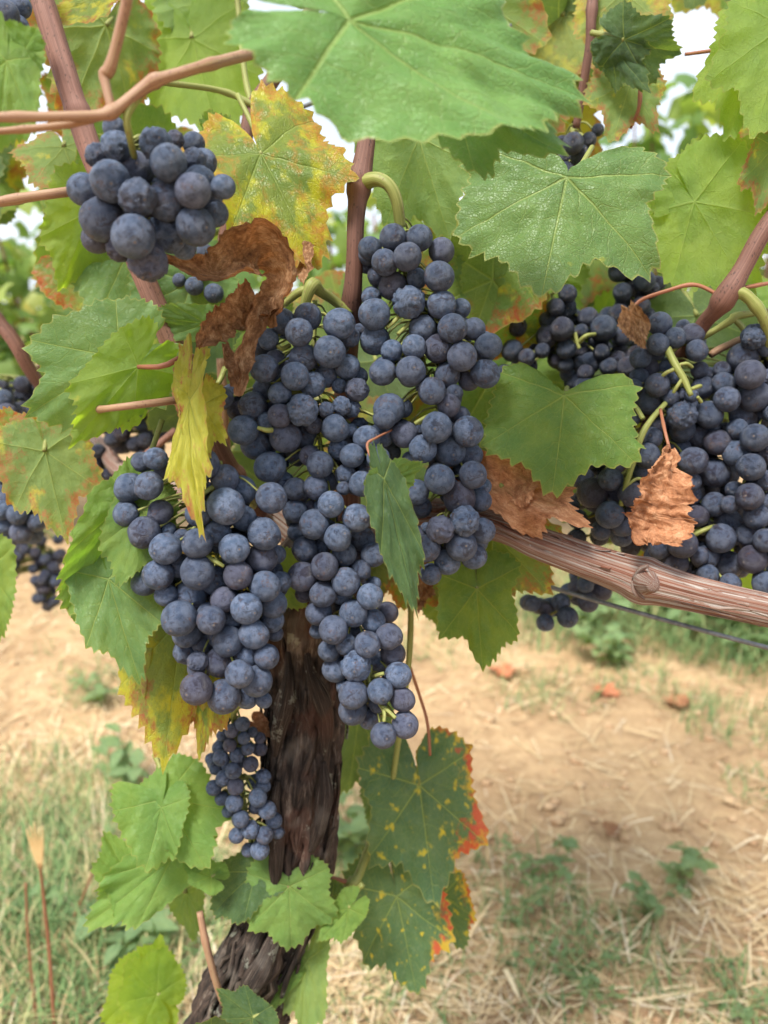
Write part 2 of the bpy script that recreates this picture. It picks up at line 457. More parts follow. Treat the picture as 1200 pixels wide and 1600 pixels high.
# ---- wood ---------------------------------------------------------------------
def wood_material(name, cols, long_scale=0.9, around=3.0, bump=0.6, dist=0.0015, specks=None, lichen=0.0, rough=0.75):
    b = NB(name)
    t = b.attr('tco'); s = b.sep(t)
    wv = b.comb(b.math('MULTIPLY', s[0], around), b.math('MULTIPLY', s[1], around), b.math('MULTIPLY', s[2], long_scale * 0.12))
    n1 = b.noise(wv, 2.2, 8.0, 0.68, 0.35)
    n2 = b.noise(b.vmath('MULTIPLY', wv, (3.2, 3.2, 1.6)), 3.0, 6.0, 0.7, 0.2)
    f = b.math('ADD', b.math('MULTIPLY', n1, 0.62), b.math('MULTIPLY', n2, 0.38))
    st = [(0.37 + 0.26 * i / (len(cols) - 1), c) for i, c in enumerate(cols)]
    c = b.ramp(f, st)
    pos = b.node('ShaderNodeTexCoord').outputs['Object']
    if lichen:
        c = b.mix(b.math('MULTIPLY', b.rng(b.noise(pos, 24.0, 3.0), 0.54, 0.66), 0.30), c, (0.16, 0.060, 0.036))
        c = b.mix(b.math('MULTIPLY', b.rng(b.noise(b.vmath('ADD', pos, (3.0, 1.0, 0.0)), 30.0, 3.0), 0.54, 0.68), 0.40), c, (0.20, 0.175, 0.15))
    if specks:
        sp = b.rng(b.vor(b.vmath('MULTIPLY', pos, (1.0, 1.0, 0.5)), 620.0), 0.20, 0.36, 1.0, 0.0)
        sp = b.math('MULTIPLY', sp, b.rng(b.noise(pos, 160.0, 2.0), 0.48, 0.60))
        c = b.mix(b.math('MULTIPLY', sp, 0.7), c, specks)
    if lichen:
        lf = b.math('MULTIPLY', b.rng(b.noise(pos, 55.0, 5.0, 0.7), 0.60, 0.66), lichen)
        c = b.mix(lf, c, (0.36, 0.37, 0.30))
    p = b.principled(Base_Color=c, Roughness=rough, Normal=b.bump(f, bump, dist))
    p.inputs['Specular IOR Level'].default_value = 0.3
    return b.finish(p.outputs[0])

WM = {
    'trunk': wood_material('bark_trunk', [(0.008, 0.0065, 0.006), (0.032, 0.024, 0.020), (0.078, 0.053, 0.041), (0.23, 0.19, 0.155)],
                           1.5, 2.6, 1.0, 0.005, lichen=0.6, rough=0.92),
    'cordon': wood_material('bark_cordon', [(0.035, 0.020, 0.016), (0.22, 0.080, 0.048), (0.27, 0.17, 0.13), (0.36, 0.32, 0.285), (0.50, 0.47, 0.43)],
                            0.22, 3.6, 1.0, 0.002, rough=0.8),
    'cane_red': wood_material('bark_cane_red', [(0.11, 0.050, 0.036), (0.21, 0.100, 0.072), (0.32, 0.175, 0.13)], 0.35, 3.2, 0.8, 0.0008,
                              specks=(0.05, 0.025, 0.02), rough=0.55),
    'cane_brown': wood_material('bark_cane_brown', [(0.07, 0.035, 0.026), (0.145, 0.068, 0.050), (0.24, 0.125, 0.09)], 0.35, 3.2, 0.8, 0.0008,
                                specks=(0.03, 0.016, 0.013), rough=0.55),
    'cane_pink': wood_material('bark_cane_pink', [(0.20, 0.095, 0.060), (0.30, 0.170, 0.105), (0.38, 0.28, 0.145)], 0.9, 2.0, 0.4, 0.0005, specks=(0.16, 0.08, 0.05), rough=0.5),
    'stem_green': wood_material('stem_green', [(0.13, 0.15, 0.035), (0.21, 0.23, 0.060), (0.30, 0.30, 0.11)], 1.2, 1.6, 0.25, 0.0005,
                                specks=(0.16, 0.10, 0.05), rough=0.55),
    'tendril': wood_material('stem_reddish', [(0.16, 0.06, 0.035), (0.26, 0.10, 0.055), (0.34, 0.17, 0.09)], 1.0, 1.5, 0.2, 0.0004, rough=0.5),
    'wire': simple_mat('galvanised_wire', (0.17, 0.18, 0.19), 0.45, (0.08, 0.085, 0.09), 300.0, 0.1, 0.6),
}

# ---------------------------------------------------------------- ground
rng = random.Random(11)
def ground_h(x, y):
    h = 0.020 * mnoise.noise(Vector((x * 0.9, y * 0.9, 3.3)))
    if x * x + y * y < 100:
        h += 0.012 * mnoise.noise(Vector((x * 5, y * 5, 1.3))) + 0.007 * mnoise.noise(Vector((x * 17, y * 17, 7.0)))
    return h

b = NB('dry_soil')
pos = b.node('ShaderNodeTexCoord').outputs['Object']
n1 = b.noise(pos, 3.2, 6.0, 0.65); n2 = b.noise(pos, 34.0, 6.0, 0.75); n3 = b.noise(pos, 150.0, 3.0, 0.6)
c = b.ramp(b.math('ADD', b.math('MULTIPLY', n1, 0.5), b.math('MULTIPLY', n2, 0.5)),
           [(0.30, (0.17, 0.10, 0.056)), (0.44, (0.33, 0.215, 0.118)), (0.56, (0.46, 0.315, 0.175)), (0.70, (0.57, 0.43, 0.265))])
c = b.mix(b.math('MULTIPLY', b.rng(n3, 0.55, 0.72), 0.5), c, (0.60, 0.47, 0.30))
gm = b.rng(b.noise(pos, 0.9, 5.0, 0.6), 0.52, 0.66)
far = b.rng(b.sep(pos)[1], 3.5, 9.0)
c = b.mix(b.math('MULTIPLY', gm, far), c, (0.15, 0.19, 0.06))
p = b.principled(Base_Color=c, Roughness=0.95, Normal=b.bump(b.math('ADD', n2, b.math('MULTIPLY', n3, 0.3)), 0.7, 0.012))
p.inputs['Specular IOR Level'].default_value = 0.15
SOIL = b.finish(p.outputs[0])

N = 230
s = np.linspace(-1, 1, N)
ax = np.sinh(s * 6.2) / math.sinh(6.2) * 260.0
gx, gy = np.meshgrid(ax, ax + 1.6)
V = np.stack([gx.ravel(), gy.ravel(), np.zeros(N * N)], axis=1)
near = (np.abs(V[:, 0]) < 30) & (np.abs(V[:, 1]) < 30)
for i in np.nonzero(near)[0]:
    V[i, 2] = ground_h(V[i, 0], V[i, 1])
idx = np.arange(N * N).reshape(N, N)
F = np.stack([idx[:-1, :-1], idx[:-1, 1:], idx[1:, 1:], idx[1:, :-1]], axis=-1).reshape(-1, 4)
ground = obj_mesh('ground', mesh_np('ground', V, F, SOIL))
tag(ground, kind='structure')

# ---------------------------------------------------------------- vine: leaf builder
VEINS = [0.0, 50.0, -50.0, 108.0, -108.0]
BISECT = [25.0, 79.0]

def leaf_geo(seed, lob=0.5, w=1.0, kl=0.3, kr=0.3, ky=0.2, wave=0.05, ruf=0.02, crumple=0.0, teeth=46, fine=True, tip=1.0, twist=0.0, basal=1.0, sinus=0.0, pucker=0.024):
    r_ = random.Random(seed)
    lob = lob + 0.16; wave = wave * 1.4
    ncol, nring = (184, 18) if fine else (92, 8)
    th = np.linspace(-179.0, 179.0, ncol)
    for vd in VEINS + BISECT + [-x for x in BISECT]:
        th[np.argmin(np.abs(th - vd))] = vd
    th = np.sort(th)
    def j(a=0.11): return 1 + r_.uniform(-a, a)
    def side():
        return [(0, 1.0 * tip), (27, (0.86 - 0.24 * lob) * j()), (50, (0.90 - 0.02 * lob) * j()), (80, (0.80 - 0.26 * lob) * j()),
                (108, 0.76 * basal * j()), (140 - 8 * sinus, (0.68 - 0.05 * lob) * basal * j()), (162 - 14 * sinus, max(0.12, 0.54 - 0.28 * sinus) * basal * j(0.15)), (173 - 9 * sinus, max(0.05, 0.30 - 0.20 * sinus) * j(0.3)), (180, 0.05)]
    R = np.zeros(ncol)
    for sg in (1, -1):
        k = side()
        ka = np.array([float(x[0]) for x in k]); ka[1:-2] += np.array([r_.uniform(-5, 5) for _ in range(len(k) - 3)]); kv = np.array([x[1] for x in k])
        m = th * sg >= 0
        a = np.abs(th[m])
        i = np.clip(np.searchsorted(ka, a, side='right') - 1, 0, len(ka) - 2)
        t = (a - ka[i]) / (ka[i + 1] - ka[i])
        # pointed lobes, rounded bays
        t = np.where((i % 2 == 0), t ** 0.85, t ** 1.1)
        t = 0.5 * t + 0.5 * (t * t * (3 - 2 * t))
        R[m] = kv[i] * (1 - t) + kv[i + 1] * t
    ph = r_.random()
    tc = th / 360.0 * teeth + ph + 0.25 * np.sin(np.radians(th) * 3 + r_.random() * 6)
    ti = np.floor(tc).astype(int); tf = tc - ti
    hs = np.array([random.Random(seed * 977 + int(x)).uniform(0.45, 1.2) for x in ti])
    saw = np.where(tf < 0.6, tf / 0.6, (1 - tf) / 0.4)
    fade = np.clip((178 - np.abs(th)) / 28.0, 0, 1)
    R = R * (1 + (0.105 * saw ** 1.3 * hs - 0.04) * fade)
    rr = np.concatenate([[0.0], np.linspace(0.05, 1, nring) ** 0.9])
    rr[-2] = 0.965
    TH = np.radians(th)
    Rg = np.outer(rr, R)                              # rings x cols
    X = Rg * np.sin(TH)[None, :]; Y = Rg * np.cos(TH)[None, :]
    # vein coordinates, continuous across the blade
    dth = np.min(np.stack([np.abs(th - v) for v in VEINS]), axis=0)
    vscale = {0.0: 1.0}
    U = Rg * np.cos(np.radians(dth))[None, :]; Vv = Rg * np.sin(np.radians(dth))[None, :]
    E = np.repeat(rr[:, None], ncol, axis=1)
    LV = np.stack([U, Vv, E], axis=-1).reshape(-1, 3)
    sd = (seed % 97) * 0.73
    CO = np.stack([X, Y, np.full_like(X, sd)], axis=-1).reshape(-1, 3)
    X = X * w
    p1, p2, p3 = r_.random() * 6.28, r_.random() * 6.28, r_.random() * 6.28
    Z = wave * Rg ** 2 * np.sin(3 * TH + p1)[None, :] + wave * 0.6 * Rg ** 2 * np.sin(5 * TH + p2)[None, :]
    Z += ruf * E ** 4 * Rg * (np.sin(13 * TH + p3) + 0.6 * np.sin(23 * TH + p1))[None, :]
    Z += 0.016 * np.sin(np.clip(Vv / 0.2, 0, 1) * math.pi) * (Rg > 0.02)          # blade swells between the veins
    if fine and pucker > 0:
        for (a_, b_), x in np.ndenumerate(X):
            Z[a_, b_] += pucker * mnoise.noise(Vector((x * 5.5 + sd, Y[a_, b_] * 5.5, sd))) + pucker * 0.5 * mnoise.noise(Vector((x * 12 + sd, Y[a_, b_] * 12, sd + 4)))
    if crumple > 0:
        for (a_, b_), x in np.ndenumerate(X):
            q = Vector((x * 2.6 + sd, Y[a_, b_] * 2.6, sd))
            n_ = mnoise.noise_vector(q) * crumple + mnoise.noise_vector(q * 2.7) * crumple * 0.45
            Z[a_, b_] += n_.z; X[a_, b_] += n_.x * 0.5; Y[a_, b_] += n_.y * 0.5
    if twist:
        ang = twist * Y
        X, Z = X * np.cos(ang) - Z * np.sin(ang), X * np.sin(ang) + Z * np.cos(ang)
    K = np.where(X < 0, kl, kr)
    K = np.where(np.abs(K) < 1e-3, 1e-3, K)
    a = K * np.abs(X)
    sgn = np.sign(X)
    X2 = sgn * (np.sin(a) / K - Z * np.sin(a)); Z2 = (1 - np.cos(a)) / K + Z * np.cos(a)
    ky = ky if abs(ky) > 1e-3 else 1e-3
    a = ky * Y
    Y3 = np.sin(a) / ky - Z2 * np.sin(a); Z3 = (1 - np.cos(a)) / ky + Z2 * np.cos(a)
    Vx = np.stack([X2, Y3, Z3], axis=-1).reshape(-1, 3)
    idx = np.arange(len(rr) * ncol).reshape(len(rr), ncol)
    Fq = np.stack([idx[:-1, :-1], idx[1:, :-1], idx[1:, 1:], idx[:-1, 1:]], axis=-1).reshape(-1, 4)[:, ::-1]
    return Vx, Fq, LV, CO

def leaf_frame(O, T, roll, flip):
    Y = (T - O); L = Y.length; Y = Y / L
    Nn = (CAM - O); Nn = (Nn - Y * Nn.dot(Y)).normalized()
    if flip: Nn = -Nn
    Nn = Matrix.Rotation(rad(roll), 3, Y) @ Nn
    X = Y.cross(Nn).normalized()
    M = Matrix.Identity(4)
    for i, v in enumerate((X, Y, Nn)):
        M[0][i], M[1][i], M[2][i] = v
    M.translation = O
    return M, L

LEAF_SEED = [1]
def make_leaf(o, t, mat='green', parent=None, roll=0, flip=False, pet='auto', pw=9, pmat='stem_green', name='leaf', label=None, world=False, origin=None, **kw):
    O = Vector(o) if world else P(*o); T = Vector(t) if world else P(*t)
    M, L = leaf_frame(O, T, roll, flip)
    sd = kw.pop('seed', None)
    if sd is None:
        LEAF_SEED[0] += 1; sd = LEAF_SEED[0] * 7 + 3
    Vx, Fq, LV, CO = leaf_geo(sd, **kw)
    me = mesh_np(name, Vx * L, Fq, LM[mat] if isinstance(mat, str) else mat, True, {'lv': LV, 'leafco': CO})
    ob = obj_mesh(name, me, parent)
    base = parent.location if parent is not None else Vector((0, 0, 0))
    ob.matrix_basis = Matrix.Translation(-base) @ M
    if label: ob['label'] = label
    if pet:
        Mi = M.inverted()
        Yw = (T - O).normalized()
        if pet == 'auto':
            r_ = random.Random(sd)
            end = O - Yw * (L * r_.uniform(0.35, 0.6)) + FWD * (L * r_.uniform(0.15, 0.4)) + Vector((0, 0, L * 0.15))
            mid = O - Yw * (L * 0.22) + FWD * (L * 0.22) + Vector((0, 0, L * 0.12))
            ctrl = [O, mid, end]
        else:
            ctrl = [O] + [P(*q) for q in pet]
            if len(ctrl) == 2:
                ctrl.insert(1, (ctrl[0] + ctrl[1]) * 0.5 + FWD * 0.006 + Vector((0, 0, 0.004)))
        dO = (O - CAM).dot(FWD)
        r = 0.5 * pw * dO / F_PX
        rows = []
        for i, c_ in enumerate(ctrl):
            q = Mi @ c_
            rows.append((q.x, q.y, q.z - (0.0008 if i == 0 else 0), r * (0.8 if i == 0 else 1.0)))
        V_, F_, A_ = tube(rows, 14, 8)
        obj_mesh('petiole', mesh_np('petiole', V_, F_, WM[pmat], True, {'tco': A_}), ob)
    return ob

# ---------------------------------------------------------------- the main vine
base_pt = P(372, 1600, 0.53)
vine = empty('grape_vine', (base_pt.x - 0.01, base_pt.y + 0.015, 0.0),
             'old grapevine with shaggy dark trunk, long woody arm to the right and many leaves', 'grapevine')
VL = vine.location.copy()

def vine_tube(name, rows, mat, nlen=40, nseg=14, disp=None, label=None, parent=vine):
    rows = [(x - VL.x, y - VL.y, z - VL.z, r) for x, y, z, r in rows]
    V_, F_, A_ = tube(rows, nlen, nseg, disp)
    o = obj_mesh(name, mesh_np(name, V_, F_, WM[mat], True, {'tco': A_}), parent)
    if label: o['label'] = label
    return o

def trunk_disp(a, s_, i):
    tw = a + s_ * 2.2
    c_, n_ = math.cos(tw), math.sin(tw)
    w1 = mnoise.noise(Vector((c_ * 1.5, n_ * 1.5, s_ * 22)))
    v = 0.97 + 0.34 * mnoise.noise(Vector((c_ * 1.3, n_ * 1.3, s_ * 13 + 5)))
    f = mnoise.noise(Vector((c_ * 3.6 + w1 * 0.9, n_ * 3.6, s_ * 17)))
    v += 0.20 * (1 - 2.4 * abs(f))
    f2 = mnoise.noise(Vector((c_ * 9 + w1 * 1.6, n_ * 9, s_ * 42 + 3)))
    v += 0.11 * (1 - 2.2 * abs(f2)) + 0.05 * mnoise.noise(Vector((c_ * 18, n_ * 18, s_ * 110)))
    return v

bx, by = VL.x, VL.y
rows = [(bx, by, -0.03, 0.040), (bx, by, 0.10, 0.032)] + [pt(*q) for q in
        [(352, 1720, .540, 125), (372, 1600, .535, 122), (405, 1500, .53, 108), (442, 1400, .525, 100), (466, 1290, .52, 96),
         (474, 1150, .515, 108), (478, 1020, .51, 112), (488, 940, .505, 128), (520, 880, .505, 120), (560, 840, .505, 80)]]
trunk = vine_tube('trunk', rows, 'trunk', 300, 110, trunk_disp)
def bark_strips(rows, parent, n, mat, seed, span, wmax, lift_hi, th_=0.0009):
    """loose fibres and strips of bark peeling along a limb"""
    sp = Soup(); q_ = random.Random(seed)
    cp = catmull([(x - VL.x, y - VL.y, z, r) for x, y, z, r in rows], 220)
    tg = np.gradient(cp[:, :3], axis=0); tg /= np.linalg.norm(tg, axis=1)[:, None]
    for k in range(n):
        i0 = q_.randint(5, 185); ln = q_.randint(*span)
        a0 = q_.uniform(0, 6.28); lift = q_.uniform(0.98, lift_hi); wd = q_.uniform(0.0008, wmax)
        Vs, Fs, As = [], [], []
        for q in range(9):
            ii = min(i0 + int(q * ln / 8), 219)
            c0, rr, t_ = cp[ii, :3], cp[ii, 3], tg[ii]
            e1 = np.cross(t_, [0.1, 1.0, 0.05]); e1 /= np.linalg.norm(e1); e2 = np.cross(t_, e1)
            aa = a0 + 0.010 * (ii - i0) + 0.45 * mnoise.noise(Vector((k * 3.1, q * 0.45, seed)))
            f = lift + (0.16 * ((q - 6) / 2) ** 2 if q > 6 and k % 3 == 0 else 0) + 0.08 * mnoise.noise(Vector((k * 1.7, q * 0.7, 4)))
            d_ = e1 * math.cos(aa) + e2 * math.sin(aa); tn = np.cross(t_, d_)
            ww = wd * (0.35 + 0.65 * math.sin(math.pi * (q + 0.6) / 9.2))
            for (ox, oz) in ((-1, 0), (0, 1), (1, 0), (0, -1)):
                Vs.append(c0 + d_ * rr * f + tn * ww * ox + d_ * th_ * oz)
                As.append((math.cos(a0) + ox * 0.1, math.sin(a0) + k * 0.37, ii * 0.3))
        for q in range(8):
            for m_ in range(4):
                a_, b_ = q * 4 + m_, q * 4 + (m_ + 1) % 4
                Fs.append((a_, b_, b_ + 4, a_ + 4))
        sp.add(np.array(Vs), np.array(Fs), np.array(As))
    o = obj_mesh('bark_strips', sp.mesh('bark_strips', WM[mat]), parent)
    tag(o, kind='stuff')
bark_strips(rows, trunk, 320, 'trunk', 5, (12, 40), 0.0050, 1.24)

def knot_disp(a, s_, i):
    return 1 + 0.30 * mnoise.noise(Vector((math.cos(a) * 1.8, math.sin(a) * 1.8, s_ * 60))) + 0.14 * (1 - 2.2 * abs(mnoise.noise(Vector((math.cos(a) * 5, math.sin(a) * 5, s_ * 40)))))
for kr_ in ([(430, 1180, .484, 8), (436, 1140, .476, 22), (446, 1100, .474, 26), (452, 1060, .476, 18), (450, 1020, .482, 8)],
            [(508, 1180, .486, 8), (512, 1130, .478, 20), (502, 1090, .473, 24), (486, 1050, .474, 16), (478, 1010, .48, 8)],
            [(486, 1330, .494, 8), (500, 1290, .488, 20), (508, 1240, .486, 22), (506, 1190, .488, 8)],
            [(360, 1590, .505, 10), (392, 1540, .496, 28), (420, 1490, .494, 26), (436, 1440, .498, 10)],
            [(430, 1390, .50, 10), (432, 1330, .49, 24), (428, 1270, .486, 20), (434, 1220, .488, 8)]):
    kt = vine_tube('bark_ridge', [pt(*q) for q in kr_], 'trunk', 40, 22, knot_disp); kt.parent = trunk

def cordon_disp(a, s_, i):
    tw = a + s_ * 1.5
    c_, n_ = math.cos(tw), math.sin(tw)
    v = 1.0 + 0.07 * mnoise.noise(Vector((c_ * 1.0, n_ * 1.0, s_ * 14)))
    f = mnoise.noise(Vector((c_ * 3.6, n_ * 3.6, s_ * 7)))
    v += 0.13 * (1 - 2.6 * abs(f))
    v += 0.07 * (1 - 2.2 * abs(mnoise.noise(Vector((c_ * 9, n_ * 9, s_ * 14 + 8)))))
    return v
rows = [pt(*q) for q in [(560, 850, .505, 60), (660, 805, .475, 46), (770, 820, .448, 43), (840, 848, .435, 46), (900, 870, .424, 49), (970, 894, .413, 54),
                         (1005, 907, .408, 65), (1035, 915, .404, 56), (1100, 932, .398, 49), (1200, 954, .388, 47), (1330, 985, .378, 47)]]
cordon = vine_tube('cordon_arm', rows, 'cordon', 220, 64, cordon_disp, 'grey and red woody arm with peeling bark')
bark_strips(rows, cordon, 90, 'cordon', 6, (16, 50), 0.0024, 1.05, 0.0005)
# pruned spur knot on the arm
rows = [pt(1008, 908, .385, 40), pt(1012, 912, .374, 34), pt(1018, 914, .366, 24), pt(1021, 915, .361, 19)]
k1 = vine_tube('pruning_knot', rows, 'cordon', 18, 28, lambda a, s_, i: 1 + 0.13 * mnoise.noise(Vector((math.cos(a) * 2.4, math.sin(a) * 2.4, s_ * 120))))
k1.parent = cordon
rows = [pt(992, 905, .384, 9), pt(1001, 890, .378, 9), pt(1012, 884, .374, 6)]
k2 = vine_tube('bark_ridge', rows, 'cordon', 12, 10); k2.parent = cordon
rows = [pt(990, 908, .384, 9), pt(994, 926, .382, 10), pt(1006, 936, .383, 6)]
k2 = vine_tube('bark_ridge', rows, 'cordon', 12, 10); k2.parent = cordon
rows = [pt(520, 880, .51, 70), pt(420, 800, .53, 46), pt(320, 775, .58, 30), pt(190, 735, .66, 24), pt(150, 690, .72, 20), pt(60, 670, .84, 18), pt(-200, 660, 1.0, 18)]
vine_tube('cordon_arm', rows, 'cordon', 120, 32, cordon_disp)

def cane_disp(a, s_, i):
    return 1 + 0.20 * math.exp(-(((s_ + 0.02) % 0.078 - 0.039) / 0.0035) ** 2) + 0.075 * mnoise.noise(Vector((math.cos(a) * 1.6, math.sin(a) * 1.6, s_ * 38))) + 0.05 * mnoise.noise(Vector((math.cos(a) * 5, math.sin(a) * 5, s_ * 14)))
def cane(rows, mat, label=None, nlen=60, nseg=18, name='cane'):
    return vine_tube(name, [pt(*q) for q in rows], mat, nlen, nseg, cane_disp, label)

cane([(45, -70, .44, 36), (85, 60, .44, 36), (140, 230, .44, 36), (190, 350, .44, 34), (245, 480, .445, 34), (300, 610, .455, 37), (345, 720, .475, 42), (400, 800, .51, 46)],
     'cane_red', 'thick reddish cane leaning down from the upper left', 110)
cane([(592, 40, .425, 25), (582, 140, .42, 26), (572, 225, .42, 28), (566, 262, .42, 33), (562, 281, .42, 42), (560, 298, .42, 33), (556, 345, .42, 27),
      (553, 430, .425, 28), (548, 490, .435, 34), (540, 600, .47, 36), (545, 820, .505, 40)], 'cane_brown', 'dark red upright cane with a swollen node', 120)
cane([(548, 283, .415, 12), (540, 270, .413, 11), (541, 264, .412, 5)], 'cane_red', nlen=12, name='bud')
cane([(-60, 187, .272, 15), (0, 183, .275, 15), (100, 182, .28, 15), (155, 180, .284, 16), (172, 176, .285, 23), (188, 166, .286, 18), (225, 137, .288, 19), (243, 126, .288, 24), (258, 121, .288, 18),
      (320, 103, .292, 17), (390, 85, .312, 17), (425, 76, .325, 16), (545, 38, .35, 14)], 'cane_pink', 'pink and straw coloured shoot close to the camera', 110)
cane([(176, 180, .285, 12), (163, 124, .285, 15), (164, 116, .285, 18), (172, 105, .284, 16), (186, 55, .28, 17), (208, -40, .272, 17)], 'cane_pink', nlen=44)
cane([(-40, 208, .285, 10), (60, 200, .285, 11), (120, 192, .285, 12), (172, 178, .286, 12)], 'cane_pink', nlen=30)
cane([(-40, 322, .36, 15), (50, 307, .362, 15), (112, 299, .37, 15), (190, 288, .43, 15)], 'cane_pink', nlen=30)
cane([(1280, 245, .425, 25), (1200, 350, .425, 27), (1160, 420, .428, 28), (1137, 458, .43, 37), (1118, 485, .437, 27), (1095, 512, .45, 24), (1040, 600, .48, 22), (960, 800, .50, 22)],
     'cane_brown', 'dark reddish cane at the right edge', 90)
cane([(1137, 455, .428, 22), (1160, 458, .427, 19), (1178, 474, .427, 17), (1196, 505, .43, 16), (1204, 560, .445, 13)], 'stem_green', nlen=30)
cane([(1090, 532, .46, 10), (1140, 502, .45, 10), (1150, 494, .45, 13), (1200, 486, .45, 9), (1260, 476, .45, 9)], 'stem_green', nlen=30)
cane([(1145, 497, .45, 9), (1160, 512, .45, 9), (1166, 530, .45, 8)], 'stem_green', nlen=16)
cane([(1110, 555, .47, 11), (1125, 545, .47, 12), (1170, 526, .47, 9), (1220, 515, .47, 9)], 'cane_pink', nlen=20)
cane([(1140, 452, .428, 7), (1170, 448, .43, 6), (1215, 440, .44, 6)], 'tendril', nlen=16)
cane([(335, 470, .52, 20), (352, 370, .515, 22), (372, 290, .51, 21), (382, 230, .51, 20), (398, 168, .51, 27), (445, 95, .505, 22), (505, -20, .50, 21)], 'cane_brown', nlen=70)
cane([(398, 165, .505, 10), (345, 142, .50, 9), (250, 128, .48, 9)], 'stem_green', nlen=24)
cane([(395, 170, .51, 9), (383, 120, .52, 9), (375, 40, .53, 9), (368, -30, .53, 8)], 'stem_green', nlen=24)
cane([(928, -30, .48, 17), (924, 30, .48, 16), (920, 80, .485, 14), (900, 200, .50, 12)], 'cane_brown', nlen=30)
cane([(1260, 60, .45, 6), (1160, 73, .445, 6), (1070, 85, .45, 5)], 'tendril', nlen=18)
cane([(1000, 105, .46, 6), (999, 165, .46, 6), (985, 200, .47, 5)], 'tendril', nlen=14)
cane([(1125, 462, .432, 6), (1085, 445, .435, 6), (1040, 455, .44, 6), (1000, 470, .445, 6), (985, 490, .445, 5)], 'tendril', 'thin reddish stalk of the small dry leaf', 26, name='leaf_stalk')
cane([(643, 900, .50, 9), (641, 1000, .505, 10), (636, 1060, .51, 9), (625, 1140, .53, 9), (612, 1230, .55, 10)], 'stem_green', nlen=36)
cane([(600, 1260, .56, 13), (588, 1295, .558, 14), (560, 1368, .552, 14), (552, 1378, .55, 19), (540, 1390, .55, 14), (500, 1452, .545, 12), (484, 1505, .545, 10), (470, 1560, .55, 9)],
     'stem_green', 'green shoot below the bunches', 50)
cane([(548, 1380, .55, 7), (520, 1372, .55, 6), (508, 1368, .55, 5)], 'tendril', nlen=12)
cane([(640, 1040, .51, 5), (656, 1088, .53, 5), (668, 1130, .535, 5), (672, 1180, .54, 5)], 'tendril', nlen=12)
cane([(312, 1425, .49, 10), (322, 1475, .49, 11), (335, 1525, .495, 11), (349, 1568, .50, 10)], 'cane_pink', nlen=20)
cane([(362, 1425, .50, 7), (405, 1402, .50, 7), (455, 1378, .505, 7)], 'tendril', nlen=16)
cane([(140, 641, .405, 11), (170, 638, .382, 11), (220, 632, .380, 12), (285, 624, .40, 12), (312, 620, .455, 12)], 'cane_pink', nlen=24)
cane([(-30, 470, .62, 20), (20, 530, .62, 22), (45, 575, .63, 20), (90, 640, .66, 18)], 'cane_red', nlen=30)
cane([(60, 575, .64, 9), (110, 545, .64, 9), (170, 530, .64, 9)], 'cane_pink', nlen=18)
cane([(200, 738, .60, 12), (235, 705, .60, 11), (275, 672, .60, 11)], 'cane_red', nlen=20)
cane([(345, 560, .50, 14), (350, 640, .51, 14), (355, 720, .53, 14)], 'cane_pink', nlen=20)
cane([(345, 625, .46, 8), (325, 606, .455, 11), (316, 590, .45, 9), (300, 560, .44, 8)], 'stem_green', nlen=20)
cane([(325, 606, .455, 8), (340, 600, .455, 9), (352, 575, .46, 8)], 'stem_green', nlen=16)
cane([(596, 742, .385, 4), (580, 716, .385, 4), (574, 694, .388, 4), (588, 684, .39, 4), (612, 672, .40, 3)], 'tendril', 'thin red tendril over the berries', 30, name='tendril')

# ---- leaves that can be told apart in the photograph
L = lambda *a, **k: make_leaf(*a, parent=vine, **k)
L((545, 34, .262), (968, 122, .298), 'waxy', w=0.52, roll=-46, kl=0.25, kr=0.2, ky=-0.25, lob=0.10, tip=0.95, basal=0.70, wave=0.05, pet=False, seed=101,
  label='large blurred green leaf hanging over the top of the picture')
L((700, 110, .315), (872, 268, .325), 'waxy', w=0.6, roll=-25, kl=0.4, kr=0.4, ky=0.3, lob=0.3, seed=102)
L((885, 280, .385), (846, 463, .372), 'dusty', w=1.14, roll=0, kl=-0.25, kr=-0.3, ky=-0.25, lob=0.45, wave=0.06, sinus=0.9, pet=[(905, 262, .40), (925, 230, .43)], seed=103,
  label='big dusty dark green leaf facing the camera above the right bunches')
L((882, 618, .415), (866, 768, .398), 'green', w=0.98, roll=-4, kl=-0.2, kr=-0.15, ky=-0.3, lob=0.32, wave=0.06, sinus=1.75, pet=[(884, 614, .435), (886, 606, .47)], seed=104,
  label='green leaf with open notch in the gap between centre and right bunches')
L((408, 240, .418), (494, 402, .395), 'yellowing', w=0.72, roll=-8, kl=-0.2, kr=0.9, ky=-0.35, lob=0.25, wave=0.10, seed=105, label='yellow leaf with orange blotches left of the upright cane')
L((216, 573, .392), (112, 700, .385), 'glow', w=0.58, roll=-12, flip=True, kl=0.6, kr=1.2, basal=0.8, ky=0.3, lob=0.2, wave=0.05, pet=[(255, 572, .383), (292, 556, .395), (318, 566, .45)], pmat='tendril', seed=107,
  label='folded lime green leaf showing its pale underside')
L((190, 560, .405), (28, 650, .400), 'bluish', w=0.72, roll=10, kl=0.3, kr=-0.4, ky=-0.4, lob=0.15, wave=0.05, pet=False, seed=108, label='blue-green leaf half behind the folded lime leaf')
L((300, 440, .475), (180, 500, .465), 'bluish', w=0.75, roll=15, kl=-0.5, kr=0.4, ky=-0.3, lob=0.2, seed=109)
L((322, 505, .44), (222, 500, .43), 'bluish', w=0.42, roll=-20, kl=-0.4, kr=-0.4, ky=-0.6, lob=0.2, seed=110)
L((200, 395, .49), (150, 500, .47), 'bluish', w=0.85, roll=10, kl=-0.3, kr=-0.3, ky=-0.3, lob=0.2, seed=111)
